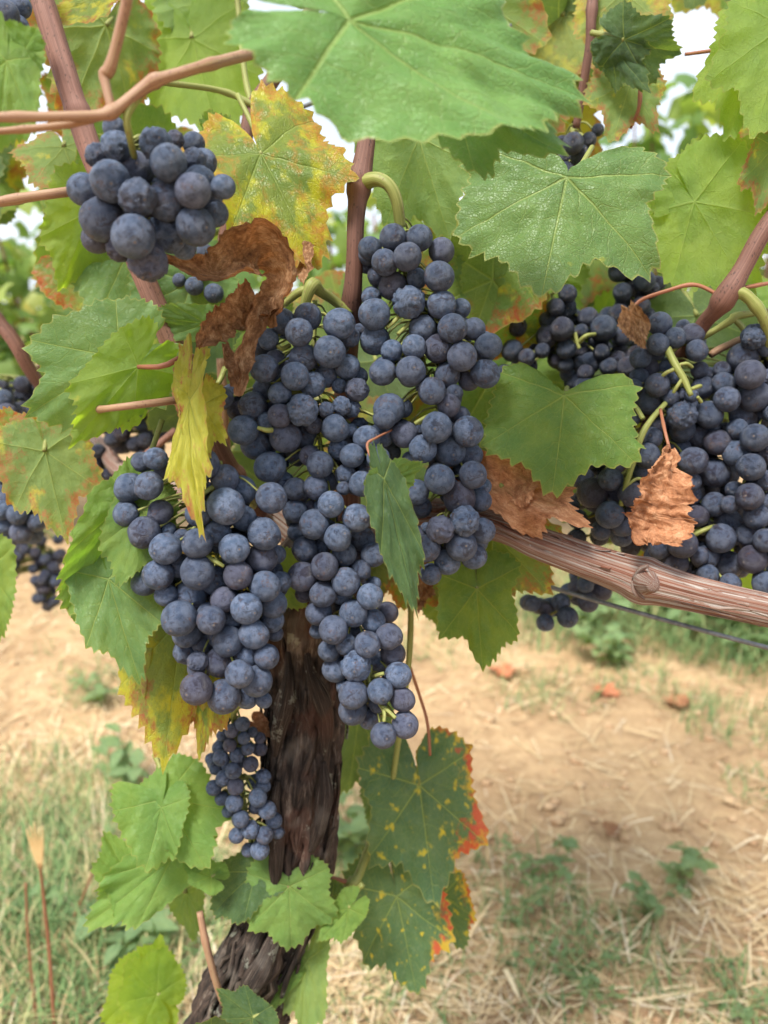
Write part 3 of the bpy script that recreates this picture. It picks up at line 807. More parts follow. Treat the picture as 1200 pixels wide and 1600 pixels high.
L((140, 330, .47), (95, 455, .47), 'glow', w=0.62, roll=-15, flip=True, kl=0.5, kr=-0.3, ky=0.2, lob=0.15, seed=112)
L((70, 705, .455), (102, 842, .45), 'halfturn', w=0.72, roll=10, flip=True, kl=0.2, kr=0.5, ky=0.2, lob=0.35, seed=113, label='half yellow leaf with rusty patches at the left edge')
L((40, 690, .47), (30, 780, .46), 'halfturn', w=0.9, roll=0, kl=0.2, kr=0.3, ky=0.2, lob=0.3, seed=114)
L((200, 785, .40), (118, 978, .385), 'light', w=0.50, basal=0.6, roll=-25, kl=0.6, kr=0.2, ky=-0.3, lob=0.2, wave=0.07, seed=115, label='bright lime leaf hanging left of the lower bunch')
L((225, 800, .385), (182, 912, .37), 'lime', w=0.58, roll=20, kl=-0.2, kr=0.6, ky=-0.4, lob=0.15, seed=116)
L((170, 905, .392), (215, 1068, .378), 'bluish', w=0.52, roll=10, kl=-0.2, kr=0.3, ky=-0.2, lob=0.12, wave=0.04, seed=117, label='pale blue-green leaf tip pointing down left of the lower bunch')
L((140, 905, .44), (105, 975, .44), 'green', w=0.7, roll=30, kl=0.3, kr=0.3, ky=-0.3, lob=0.2, seed=118)
L((285, 965, .435), (255, 1198, .42), 'autumn', w=0.62, roll=8, kl=-0.3, kr=-0.3, ky=-0.25, lob=0.45, wave=0.06, seed=119, label='yellow leaf with red rims behind the lower left bunch')
L((250, 930, .44), (225, 1090, .425), 'autumn', w=0.55, roll=-15, flip=True, kl=0.2, kr=0.5, ky=0.2, lob=0.3, seed=120)
L((320, 1050, .435), (312, 1185, .43), 'autumn', w=0.42, roll=20, kl=0.4, kr=0.2, ky=-0.2, lob=0.3, seed=121)
L((298, 625, .368), (290, 838, .338), 'pinkish', w=0.20, roll=38, kl=-0.4, kr=1.2, ky=-0.25, lob=0.35, wave=0.06, pet=[(290, 590, .40), (300, 560, .43)], seed=122,
  label='narrow twisted yellow leaf with pink spots hanging before the left bunch')
L((315, 632, .372), (318, 735, .362), 'pinkish', w=0.5, roll=-20, kl=0.3, kr=-0.5, ky=0.2, lob=0.4, pet=False, seed=123)
L((300, 650, .40), (283, 570, .40), 'dry_orange', w=0.45, roll=-30, kl=0.6, kr=0.6, ky=0.5, lob=0.3, pet=False, seed=124, crumple=0.04, name='dry_leaf')
L((600, 748, .362), (654, 962, .352), 'dark', w=0.22, roll=-14, kl=2.2, kr=0.4, basal=0.5, ky=-0.2, lob=0.10, wave=0.03, pet=False, seed=125, label='small dark green leaf folded along its rib amid the central bunches')
L((602, 752, .366), (660, 722, .372), 'green', w=0.55, roll=20, kl=0.2, kr=0.5, ky=0.3, lob=0.25, pet=False, seed=126)
L((745, 920, .47), (752, 1048, .46), 'green', w=0.72, roll=10, kl=0.3, kr=0.3, ky=-0.3, lob=0.35, seed=127)
L((700, 940, .52), (790, 945, .51), 'lime', w=0.7, roll=30, flip=True, kl=0.3, kr=0.3, ky=0.3, lob=0.3, seed=128)
L((770, 830, .475), (860, 935, .465), 'halfturn', w=0.8, roll=12, flip=True, kl=0.25, kr=0.35, ky=0.25, lob=0.2, seed=129, label='green leaf lit from behind under the woody arm')
L((640, 870, .52), (700, 955, .51), 'halfturn', w=0.8, roll=0, flip=True, kl=0.3, kr=0.3, ky=0.2, lob=0.3, seed=130)
L((655, 1227, .545), (680, 1418, .530), 'spotted', w=0.76, roll=-4, kl=-0.2, kr=-0.15, ky=-0.2, lob=0.35, wave=0.05, pet=[(640, 1190, .55), (628, 1145, .56)], seed=131,
  label='dark spotted leaf with red and yellow edge beside the trunk')
L((620, 1400, .560), (652, 1562, .545), 'spotted', w=0.72, roll=6, kl=0.2, kr=0.3, ky=-0.25, lob=0.35, wave=0.06, seed=132, label='lower spotted leaf with reddening tips right of the trunk')
L((690, 1400, .60), (725, 1490, .59), 'spotted', w=0.8, roll=20, kl=0.3, kr=0.2, ky=-0.2, lob=0.35, seed=133)
L((662, 1225, .565), (655, 1150, .56), 'halfturn', w=0.5, roll=40, kl=1.0, kr=1.0, ky=0.4, lob=0.2, pet=False, seed=134)
L((452, 1385, .495), (455, 1492, .485), 'light', w=0.98, roll=4, kl=-0.25, kr=-0.2, ky=-0.4, lob=0.22, pet=[(430, 1390, .50), (400, 1403, .50)], pmat='tendril', seed=135, label='green leaf across the lower trunk')
L((520, 1400, .53), (560, 1420, .53), 'dark', w=0.8, roll=30, kl=0.3, kr=0.3, ky=0.2, lob=0.2, seed=136)
L((430, 1310, .505), (465, 1370, .505), 'dark', w=0.75, roll=20, flip=True, kl=0.3, kr=0.3, ky=0.2, lob=0.2, seed=137)
L((258, 1248, .475), (325, 1360, .462), 'light', w=0.86, sinus=0.8, roll=-5, kl=-0.25, kr=0.15, ky=-0.35, lob=0.25, wave=0.06, seed=138, label='light green leaf left of the small bunch on the trunk')
L((252, 1262, .470), (224, 1368, .455), 'light', w=0.62, roll=25, kl=-0.3, kr=0.3, ky=-0.4, lob=0.25, wave=0.09, pet=False, seed=139)
L((268, 1340, .485), (112, 1475, .470), 'light', w=0.40, basal=0.7, roll=-10, kl=0.5, kr=-0.2, ky=-0.3, lob=0.35, wave=0.07, seed=140, label='folded pale leaf below the light green leaf')
L((210, 1385, .492), (160, 1300, .500), 'light', w=0.6, roll=10, kl=0.3, kr=0.3, ky=0.3, lob=0.2, pet=False, seed=141)
L((235, 1375, .50), (278, 1330, .50), 'bluish', w=0.7, roll=-20, kl=0.3, kr=0.3, ky=0.3, lob=0.2, pet=False, seed=142)
L((400, 1362, .500), (318, 1432, .488), 'dark', w=0.68, roll=12, kl=-0.3, kr=-0.2, ky=-0.4, lob=0.25, seed=143, label='dark green leaf drooping in front of the lower trunk')
L((290, 1395, .52), (300, 1480, .52), 'lime', w=0.45, roll=30, flip=True, kl=0.4, kr=0.4, ky=0.2, lob=0.2, seed=144)
L((245, 1555, .56), (190, 1500, .56), 'glow', w=0.9, roll=0, kl=0.3, kr=0.3, ky=0.3, lob=0.4, seed=145, label='bright lime young leaf at the bottom left')
L((225, 1540, .57), (215, 1640, .56), 'glow', w=0.9, roll=10, kl=0.3, kr=0.3, ky=0.3, lob=0.4, seed=146)
L((235, 1520, .58), (255, 1450, .58), 'glow', w=0.6, roll=0, kl=0.3, kr=0.3, ky=0.3, lob=0.3, pet=False, seed=147)
L((330, 1655, .47), (330, 1565, .46), 'dark', w=1.0, roll=0, kl=0.3, kr=0.3, ky=0.4, lob=0.3, pet=False, seed=148)
L((395, 1590, .48), (340, 1545, .49), 'dark', w=0.6, roll=0, kl=0.3, kr=0.3, ky=0.4, lob=0.2, seed=149)
L((480, 1500, .52), (466, 1640, .50), 'lime', w=0.42, roll=20, flip=True, kl=0.6, kr=0.4, ky=0.2, lob=0.15, pet=False, seed=150, label='downy pale green leaf hanging at the bottom edge')
L((455, 1520, .515), (400, 1600, .50), 'green', w=0.3, roll=-30, kl=0.3, kr=0.6, ky=-0.2, lob=0.15, pet=False, seed=151)
L((10, 95, .295), (-6, 235, .285), 'light', w=0.45, roll=-10, kl=0.2, kr=0.3, ky=-0.2, lob=0.2, pet=False, seed=152, label='bright blurred leaf at the upper left edge')
L((40, 75, .30), (-10, 50, .30), 'light', w=0.8, roll=-10, kl=0.2, kr=0.3, ky=-0.2, lob=0.2, pet=False, seed=153)
L((1195, 50, .43), (1140, 200, .42), 'glow', w=0.62, roll=10, flip=True, kl=0.2, kr=0.3, ky=0.25, lob=0.25, seed=154)
L((1225, 40, .41), (1185, 205, .40), 'glow', w=0.7, roll=-10, flip=True, kl=0.3, kr=0.3, ky=0.2, lob=0.25, seed=155, label='light green leaf seen from below in the upper right corner')
L((1085, 315, .445), (1180, 470, .435), 'glow', w=0.78, roll=-6, flip=True, kl=0.2, kr=0.2, ky=0.25, lob=0.22, pet=False, seed=156, label='bright translucent leaf at the right edge')
L((1095, 300, .45), (1190, 205, .45), 'glow', w=0.8, roll=0, flip=True, kl=0.3, kr=0.3, ky=0.25, lob=0.2, pet=False, seed=157)
L((1210, 230, .42), (1180, 330, .42), 'halfturn', w=0.5, roll=15, flip=True, kl=0.3, kr=0.3, ky=0.25, lob=0.2, seed=158)
L((975, 62, .44), (1075, 95, .43), 'dark', w=0.62, roll=10, kl=-0.6, kr=-0.6, ky=-0.9, lob=0.45, wave=0.08, seed=159, label='small dark leaf curling down against the sky')
L((960, 75, .45), (1005, 140, .44), 'dark', w=0.65, roll=20, kl=-0.4, kr=-0.6, ky=-0.5, lob=0.4, seed=160)
L((975, -10, .48), (960, 90, .47), 'yellowing', w=0.9, roll=10, flip=True, kl=0.3, kr=0.3, ky=0.2, lob=0.25, seed=161)
L((985, 130, .47), (960, 215, .46), 'halfturn', w=0.8, roll=-10, flip=True, kl=0.3, kr=0.3, ky=0.2, lob=0.25, seed=162)
L((845, 420, .57), (905, 490, .57), 'glow', w=0.85, roll=15, flip=True, kl=0.3, kr=0.3, ky=0.2, lob=0.2, seed=163)
L((930, 370, .62), (900, 490, .62), 'halfturn', w=0.9, roll=0, flip=True, kl=0.3, kr=0.3, ky=0.2, lob=0.15, seed=164)
L((-20, 890, .50), (-6, 1008, .50), 'lime', w=0.45, roll=10, kl=0.3, kr=0.3, ky=0.2, lob=0.15, pet=False, seed=165)
L((560, 1120, .60), (545, 1250, .60), 'dark', w=0.62, roll=-10, flip=True, kl=0.3, kr=0.3, ky=0.2, lob=0.25, seed=166)
L((600, 1210, .62), (575, 1290, .62), 'dark', w=0.5, roll=-10, flip=True, kl=0.3, kr=0.3, ky=0.2, lob=0.25, seed=167)
L((100, 230, .50), (125, 300, .48), 'halfturn', w=0.9, roll=0, flip=True, kl=0.3, kr=0.5, ky=0.3, lob=0.2, seed=168)
L((165, 40, .52), (110, 190, .50), 'halfturn', w=0.8, roll=-20, flip=True, kl=0.6, kr=0.2, ky=0.3, lob=0.25, seed=169)
L((145, 0, .46), (170, 38, .45), 'autumn', w=1.2, roll=0, kl=0.3, kr=0.4, ky=0.3, lob=0.25, seed=170)
L((345, 235, .46), (400, 272, .44), 'green', w=0.7, roll=30, kl=0.5, kr=0.5, ky=0.2, lob=0.2, seed=171)
L((420, 510, .45), (360, 590, .45), 'green', w=0.5, roll=40, kl=0.5, kr=0.5, ky=0.2, lob=0.2, seed=172)
L((430, 900, .46), (480, 950, .46), 'lime', w=0.9, roll=0, flip=True, kl=0.4, kr=0.4, ky=0.2, lob=0.2, seed=173)
L((585, 880, .49), (600, 935, .49), 'halfturn', w=0.8, roll=0, flip=True, kl=0.3, kr=0.3, ky=0.2, lob=0.2, seed=174)
L((660, 420, .50), (720, 470, .49), 'green', w=1.0, roll=10, flip=True, kl=0.3, kr=0.3, ky=0.2, lob=0.2, seed=175)
L((655, 215, .46), (700, 375, .46), 'green', w=0.8, roll=10, flip=True, kl=0.3, kr=0.3, ky=0.2, lob=0.2, seed=176)
L((300, 60, .56), (340, 215, .55), 'glow', w=0.8, roll=10, flip=True, kl=0.3, kr=0.3, ky=0.2, lob=0.3, wave=0.07, seed=179)
L((330, 0, .58), (300, 110, .57), 'lime', w=0.8, roll=-10, flip=True, kl=0.3, kr=0.3, ky=0.2, lob=0.3, seed=180)
L((120, 60, .55), (200, 110, .54), 'halfturn', w=0.8, roll=20, flip=True, kl=0.5, kr=0.3, ky=0.2, lob=0.3, seed=182)
L((1010, 800, .60), (990, 880, .60), 'glow', w=0.9, roll=0, flip=True, kl=0.3, kr=0.3, ky=0.2, lob=0.3, seed=190)
L((1190, 830, .58), (1170, 930, .58), 'glow', w=0.8, roll=0, flip=True, kl=0.3, kr=0.3, ky=0.2, lob=0.3, seed=191)
L((545, 1420, .50), (500, 1470, .50), 'light', w=0.6, roll=10, kl=0.3, kr=0.3, ky=0.2, lob=0.3, seed=197)
L((330, 1370, .485), (285, 1350, .485), 'light', w=0.7, roll=10, kl=0.3, kr=0.3, ky=0.2, lob=0.3, seed=198)
# dry, curled leaves
D = lambda *a, **k: make_leaf(*a, parent=vine, name='dry_leaf', **k)
def dry_strip(path, mat, seed, label=None, curl=1.6, crumple=0.25, n=70, m=25):
    """a dead leaf shrunk to a twisted, rolled strip. path rows (px, py, distance, width px, twist deg)"""
    rows = []
    for (px, py, d, wpx, tw) in path:
        v = P(px, py, d) - VL
        rows.append((v.x, v.y, v.z, wpx * d / F_PX, rad(tw)))
    c_ = catmull(rows, n)
    tg = np.gradient(c_[:, :3], axis=0); tg /= np.linalg.norm(tg, axis=1)[:, None]
    fw = np.array(FWD)
    Vs, LVs, COs = [], [], []
    W0 = np.max(c_[:, 3])
    for i in range(n):
        s1 = np.cross(tg[i], fw); s1 /= np.linalg.norm(s1); s2 = np.cross(s1, tg[i])
        a = c_[i, 4]
        lat = s1 * math.cos(a) + s2 * math.sin(a); nor = np.cross(lat, tg[i])
        for k in range(m):
            t = k / (m - 1) * 2 - 1
            rag = 1 + 0.30 * mnoise.noise(Vector((i * 0.22, t * 0.6 + (5 if t > 0 else 0), seed))) + 0.16 * mnoise.noise(Vector((i * 0.9, 9 if t > 0 else 3, seed)))
            w = 0.5 * max(c_[i, 3], 1e-4) * rag
            ka = curl * (1 + 0.5 * mnoise.noise(Vector((i * 0.08, 2, seed))))
            x = math.sin(ka * t) / ka * w * 1.3; z = (1 - math.cos(ka * t)) / ka * w * 1.3
            q = Vector((i / n * 4.6, t * 1.2, seed * 1.7))
            nz = mnoise.noise_vector(q) * crumple * W0 * 0.55 + mnoise.noise_vector(q * 2.3) * crumple * W0 * 0.34 + mnoise.noise_vector(q * 5.1) * crumple * W0 * 0.14
            Vs.append(c_[i, :3] + lat * (x + nz.x * 0.4) - nor * (z - w * 0.4) + nor * nz.z + tg[i] * nz.y * 0.4)
            LVs.append((i / n, abs(t) * 0.4 + 0.02, abs(t))); COs.append((t * 0.4, i / n * 1.6, seed * 0.7))
    idx = np.arange(n * m).reshape(n, m)
    Fq = np.stack([idx[:-1, :-1], idx[1:, :-1], idx[1:, 1:], idx[:-1, 1:]], axis=-1).reshape(-1, 4)
    o = obj_mesh('dry_leaf', mesh_np('dry_leaf', np.array(Vs), Fq, LM[mat], True, {'lv': np.array(LVs), 'leafco': np.array(COs)}), vine)
    if label: o['label'] = label
    return o
dry_strip([(258, 402, .352, 8, 0), (290, 412, .355, 30, 10), (335, 420, .362, 62, 25), (375, 398, .368, 78, 5), (412, 392, .374, 84, -25), (436, 425, .380, 70, -45), (428, 465, .384, 52, -30), (408, 500, .384, 44, 0)],
          'dry', 3, 'large curled brown dry leaf in front of the upper left bunch', 1.1, 0.22, 90)
dry_strip([(420, 460, .382, 34, 0), (398, 505, .378, 40, 30), (384, 545, .374, 34, 50), (378, 580, .370, 38, 15), (374, 618, .368, 16, 0)], 'dry', 8, None, 1.7, 0.2)
dry_strip([(408, 470, .384, 70, -10), (375, 485, .380, 64, 20), (345, 505, .376, 50, 35), (322, 530, .372, 34, 10), (310, 545, .372, 8, 0)], 'dry', 12, None, 1.3, 0.25)
dry_strip([(352, 535, .376, 14, 0), (358, 560, .372, 26, 30), (368, 585, .370, 30, -10), (366, 604, .370, 16, 0)], 'dry', 17, None, 1.8, 0.2, 40)
D((470, 400, .41), (475, 445, .41), 'dry', w=0.7, roll=10, kl=1.6, kr=1.6, ky=0.4, lob=0.2, crumple=0.08, pet=False, seed=205)
D((785, 760, .425), (930, 838, .41), 'dry_orange', w=0.40, roll=-10, kl=1.3, kr=0.9, ky=0.3, lob=0.45, crumple=0.09, wave=0.14, seed=206, label='orange dry leaf lying behind the woody arm')
D((800, 735, .43), (830, 800, .42), 'dry_orange', w=0.7, roll=10, kl=1.2, kr=0.9, ky=0.3, lob=0.4, crumple=0.09, pet=False, seed=207)
dry_strip([(1046, 700, .398, 14, 0), (1046, 722, .392, 40, 20), (1042, 755, .388, 66, -10), (1034, 790, .386, 78, 5), (1026, 820, .386, 84, -8), (1016, 842, .386, 60, 0), (1014, 852, .388, 20, 10)],
          'dry_orange', 23, 'crumpled tan dry leaf hanging before the right bunch', 1.0, 0.34, 110, 31)
cane([(1046, 702, .398, 5), (1038, 670, .405, 5), (1032, 640, .43, 5)], 'tendril', nlen=12, name='leaf_stalk')
D((985, 488, .44), (1014, 552, .435), 'dry', w=0.42, roll=10, kl=1.6, kr=1.4, ky=0.4, lob=0.1, crumple=0.06, basal=0.5, sinus=0.8, pet=False, seed=209, label='small tan dry leaf hanging from a thin red stalk')
D((665, 150, .40), (660, 215, .40), 'dry_red', w=0.6, roll=0, kl=1.6, kr=1.6, ky=0.5, lob=0.6, crumple=0.12, pet=False, seed=210, label='shrivelled dark red scrap of leaf')
D((650, 900, .50), (655, 955, .50), 'dry', w=0.7, roll=0, kl=1.6, kr=1.6, ky=0.5, lob=0.4, crumple=0.1, pet=False, seed=211)
D((400, 1130, .50), (425, 1150, .50), 'dry_orange', w=0.9, roll=0, kl=1.6, kr=1.6, ky=0.5, lob=0.4, crumple=0.1, pet=False, seed=212)
# ---- canopy leaves further in, with gaps where the sky shows
GAPS = [(532, 200, 62), (495, 155, 35), (625, 262, 42), (680, 215, 40), (1060, 130, 75), (1040, 60, 40), (240, 112, 26), (252, 168, 36), (385, 60, 26), (415, 95, 22),
        (1065, 250, 60), (1060, 360, 50), (1060, 430, 50), (75, 270, 14), (20, 425, 18), (655, 330, 16), (700, 180, 16), (120, 118, 12), (370, 340, 12), (1010, 10, 20), (490, 385, 14), (330, 40, 18)]
r_ = random.Random(23)
MATS = ['green', 'green', 'lime', 'glow', 'glow', 'dark', 'halfturn', 'dark', 'halfturn', 'autumn']
cnt = 0; tries = 0
while cnt < 88 and tries < 4000:
    tries += 1
    zone = r_.random()
    if zone < 0.34: px, py = r_.uniform(-60, 560), r_.uniform(-110, 300)
    elif zone < 0.52: px, py = r_.uniform(420, 840), r_.uniform(-60, 500)
    elif zone < 0.72: px, py = r_.uniform(780, 1260), r_.uniform(-120, 240)
    elif zone < 0.92: px, py = r_.uniform(-80, 330), r_.uniform(240, 440)
    else: px, py = r_.uniform(760, 1000), r_.uniform(380, 640)
    d = r_.uniform(0.50, 0.78) if zone < 0.92 else r_.uniform(0.64, 0.8)
    size = r_.uniform(0.05, 0.085)
    ang = rad(r_.gauss(-90, 50))
    Lp = size / d * F_PX
    tx, ty = px + math.cos(ang) * Lp, py - math.sin(ang) * Lp
    cx_, cy_ = (px + tx) / 2 * 0.6 + px * 0.4, (py + ty) / 2 * 0.6 + py * 0.4
    if any((cx_ - gx_) ** 2 + (cy_ - gy_) ** 2 < (gr + Lp * 0.72) ** 2 for gx_, gy_, gr in GAPS): continue
    L((px, py, d), (tx, ty, d + r_.uniform(-0.02, 0.015)), r_.choice(MATS), w=r_.uniform(0.75, 1.05), roll=r_.uniform(-35, 35), flip=r_.random() < 0.6,
      kl=r_.uniform(-0.3, 0.6), kr=r_.uniform(-0.3, 0.6), ky=r_.uniform(-0.5, 0.4), lob=r_.uniform(0.15, 0.45), wave=r_.uniform(0.03, 0.08), fine=False, seed=1000 + cnt)
    cnt += 1
# foliage on the row's far side, added behind the fruit to block back light
r_ = random.Random(57)
for k in range(34):
    px, py, d = r_.uniform(330, 780), r_.uniform(500, 860), r_.uniform(0.56, 0.74)
    if k % 3 == 0: px, py = r_.uniform(880, 1260), r_.uniform(480, 800)
    ang = rad(r_.gauss(-90, 60)); Lp = r_.uniform(0.06, 0.085) / d * F_PX
    L((px, py, d), (px + math.cos(ang) * Lp, py - math.sin(ang) * Lp * 0.7, d), r_.choice(['green', 'dark', 'dark', 'halfturn']), w=0.95, roll=r_.uniform(-25, 25), flip=r_.random() < 0.7,
      kl=0.2, kr=0.3, ky=0.1, lob=0.2, wave=0.05, fine=False, seed=5000 + k)
# unseen canopy leaves added above the view to shade the row
r_ = random.Random(41)
for k in range(14):
    x_, y_, z_ = r_.uniform(-0.62, 0.62), r_.uniform(0.46, 0.82), r_.uniform(1.24, 1.55)
    O_ = Vector((x_, y_, z_)); a = r_.uniform(0, 6.28)
    T2 = O_ + Vector((math.cos(a) * 0.05, math.sin(a) * 0.05, -r_.uniform(0.01, 0.06))).normalized() * r_.uniform(0.055, 0.085)
    make_leaf(O_, T2, r_.choice(MATS), parent=vine, world=True, roll=r_.uniform(-70, 70), kl=r_.uniform(-0.3, 0.5), kr=r_.uniform(-0.3, 0.5), ky=r_.uniform(-0.5, 0.3),
              lob=r_.uniform(0.15, 0.4), wave=0.06, fine=False, seed=3000 + k)

# ---------------------------------------------------------------- grape bunches
def berry_mesh(seed, kind):
    bm = bmesh.new()
    bmesh.ops.create_icosphere(bm, subdivisions=4 if kind == 'shrivel' else 3, radius=1.0)
    r_ = random.Random(seed)
    sx, sz = r_.uniform(0.96, 1.0), r_.uniform(0.97, 1.07)
    for v in bm.verts:
        c = v.co.copy()
        if kind == 'plump':
            f = 1 + 0.018 * mnoise.noise(c * 1.3 + Vector((seed, 0, 0)))
            d2 = c.x * c.x + c.y * c.y
            if c.z > 0 and d2 < 0.03: f -= 0.02 * (1 - d2 / 0.03)
        elif kind == 'dent':
            q = (c - Vector((0.6, 0.3, 0.55)).normalized()).length
            f = 1 + 0.03 * mnoise.noise(c * 1.5 + Vector((seed, 3, 0))) - 0.10 * math.exp(-q * q * 5) + 0.012 * mnoise.noise(c * 6 + Vector((seed, 3, 0)))
        else:
            n_ = mnoise.noise(c * 2.1 + Vector((seed * 1.7, 0, 0)))
            n2_ = mnoise.noise(Vector((c.x * 4.6, c.y * 4.6, c.z * 2.2)) + Vector((seed * 2.3, 1, 0)))
            n3_ = mnoise.noise(Vector((c.x * 11, c.y * 11, c.z * 6)) + Vector((seed * 1.3, 5, 0)))
            f = 0.94 + 0.10 * n_ + 0.13 * (1 - 2.6 * abs(n2_)) + 0.05 * (1 - 2.4 * abs(n3_))
        v.co = Vector((c.x * sx, c.y, c.z * sz)) * f
    me = bpy.data.meshes.new('berry')
    bm.to_mesh(me); bm.free()
    me.polygons.foreach_set('use_smooth', [True] * len(me.polygons))
    return me

BERRY = {'plump': [berry_mesh(i, 'plump') for i in range(8)], 'dent': [berry_mesh(i + 20, 'dent') for i in range(5)],
         'shrivel': [berry_mesh(i + 40, 'shrivel') for i in range(5)]}
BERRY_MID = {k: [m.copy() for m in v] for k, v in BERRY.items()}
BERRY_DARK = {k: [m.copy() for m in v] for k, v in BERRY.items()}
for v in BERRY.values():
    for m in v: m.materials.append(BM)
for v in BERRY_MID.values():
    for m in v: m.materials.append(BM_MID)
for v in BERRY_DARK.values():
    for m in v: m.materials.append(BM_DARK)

def Z(x0, y0, sc, rows):
    """rows read off an enlargement of the photograph -> (px, py, radius px, layer, kind)"""
    out = []
    for r in rows:
        k = r[4] if len(r) > 4 else None
        out.append((x0 + r[0] / sc, y0 + r[1] / sc, 1.05 * r[2] / sc, r[3], k))
    return out

def make_bunch(label, berries, d0, axis, fill=40, dark=False, ped=None, ped_w=13, extra=None, group='bunches of dark grapes', seed=1, elong=1.0, dead=0.10, axis_back=0.028, thick=0.05):
    r_ = random.Random(seed)
    a0 = axis[0]
    rootp = P(a0[0], a0[1], d0 + axis_back)
    root = empty('grape_bunch', rootp, label, 'grape bunch', group)
    xs = np.array([b_[0] for b_ in berries]); ys = np.array([b_[1] for b_ in berries]); rs = np.array([b_[2] for b_ in berries])
    placed = []          # (pos, r, kind)
    order = sorted(range(len(berries)), key=lambda i: berries[i][3])
    for i in order:
        x, y, r, lay, k = berries[i]
        m = np.abs(ys - y) < 70
        lo, hi = (xs - rs)[m].min(), (xs + rs)[m].max()
        hw = max((hi - lo) / 2, 30)
        dx = (x - (lo + hi) / 2) / hw
        rphys = r * d0 / F_PX
        d = d0 + lay * 0.0065 + min(hw / F_PX * d0, 0.03) * 0.55 * dx * dx
        for _ in range(60):
            pos = P(x, y, d)
            rr = r * d / F_PX
            if all((pos - q).length > 0.915 * (rr + q_r) for q, q_r, _k in placed): break
            d += 0.0012
        if not k:
            u_ = r_.random()
            k = 'shrivel' if u_ < dead * 0.4 else ('dent' if u_ < dead + 0.22 else 'plump')
        placed.append((pos, rr, k))
    # berries deeper inside the bunch
    nf = 0
    meanr = float(np.mean(rs))
    for _ in range(fill * 110):
        if nf >= fill: break
        i, j = r_.randrange(len(berries)), r_.randrange(len(berries))
        if math.hypot(xs[i] - xs[j], ys[i] - ys[j]) > 5 * meanr: continue
        t = r_.random()
        x, y = xs[i] * t + xs[j] * (1 - t), ys[i] * t + ys[j] * (1 - t)
        r = meanr * (r_.uniform(0.76, 0.92) if nf % 3 == 0 else r_.uniform(0.88, 1.04))
        d = d0 + 0.006 + r_.random() ** 1.3 * thick
        pos = P(x, y, d); rr = r * d0 / F_PX
        ok = True
        for a in range(8):                        # stay inside the outline of the bunch
            ex, ey = x + math.cos(a * 0.785) * r * 0.85, y + math.sin(a * 0.785) * r * 0.85
            if not np.any((xs - ex) ** 2 + (ys - ey) ** 2 < (rs * 1.08) ** 2): ok = False; break
        if not ok: continue
        if any((pos - q).length < 0.92 * (rr + q_r) for q, q_r, _k in placed): continue
        placed.append((pos, rr, 'dent' if r_.random() < 0.3 else 'plump')); nf += 1
    # stalk: main axis + a little stem to each berry
    sp = Soup()
    ax = [P(a_[0], a_[1], a_[2] if len(a_) > 2 else d0 + axis_back) for a_ in axis]
    rows = [(*(v - rootp), 0.0016 * (1 - 0.5 * i / len(ax)) * (d0 / 0.4)) for i, v in enumerate(ax)]
    if len(rows) > 1: sp.add(*tube(rows, 30, 8))
    dense = catmull([(*v, 0.001) for v in ax], 40)[:, :3]
    for (pos, rr, k) in placed:
        pn = np.array(pos)
        dd = np.linalg.norm(dense - pn, axis=1) + 0.35 * np.maximum(0, pn[2] - dense[:, 2] + 0.004)
        q = dense[int(np.argmin(dd))] + np.array([0, 0, 0.004])
        dirv = Vector(q) - pos
        if dirv.length < rr * 0.5: dirv = Vector((0, 0.3, 1)) * rr
        inner = pos + dirv.normalized() * rr * 0.93
        mid = inner * 0.55 + Vector(q) * 0.45 + Vector((0, 0, 0.003))
        w_ = 0.0006 * (d0 / 0.4)
        sp.add(*tube([(*(inner - rootp), w_ * 1.5), (*(inner * 0.8 + mid * 0.2 - rootp), w_), (*(mid - rootp), w_), (*(Vector(q) - rootp), w_ * 1.3)], 8, 6, None, False))
    if ped:
        sp.add(*tube([(*(P(*q[:3]) - rootp), 0.5 * (q[3] if len(q) > 3 else ped_w) * q[2] / F_PX) for q in ped], 26, 12, lambda a, s_, i: 1 + 0.05 * mnoise.noise(Vector((math.cos(a), math.sin(a), s_ * 60)))))
    for br in (extra or []):
        sp.add(*tube([(*(P(*q[:3]) - rootp), 0.5 * q[3] * q[2] / F_PX) for q in br], 18, 8, lambda a, s_, i: 1 + 0.10 * mnoise.noise(Vector((math.cos(a), math.sin(a), s_ * 120)))))
    link(bpy.data.objects.new('stem', sp.mesh('stem', WM['stem_green'])), root)
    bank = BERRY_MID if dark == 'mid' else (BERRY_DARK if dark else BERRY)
    axc = sum(ax, Vector()) / len(ax)
    for (pos, rr, k) in placed:
        o = bpy.data.objects.new('berry', r_.choice(bank[k]))
        link(o, root)
        pn = np.array(pos)
        q = Vector(dense[int(np.argmin(np.linalg.norm(dense - pn, axis=1)))])
        out = (pos - q).normalized() + Vector((r_.uniform(-.5, .5), r_.uniform(-.5, .5), r_.uniform(-.7, .2)))
        out = out.normalized()
        rot = out.to_track_quat('Z', 'Y') @ Matrix.Rotation(r_.uniform(0, 6.28), 3, 'Z').to_quaternion()
        s_ = rr * (1.02 if k != 'shrivel' else 1.05)
        o.matrix_basis = Matrix.Translation(pos - rootp) @ rot.to_matrix().to_4x4() @ Matrix.Diagonal((s_, s_, s_ * elong, 1))
    return root

S = 'shrivel'; T_ = 'dent'
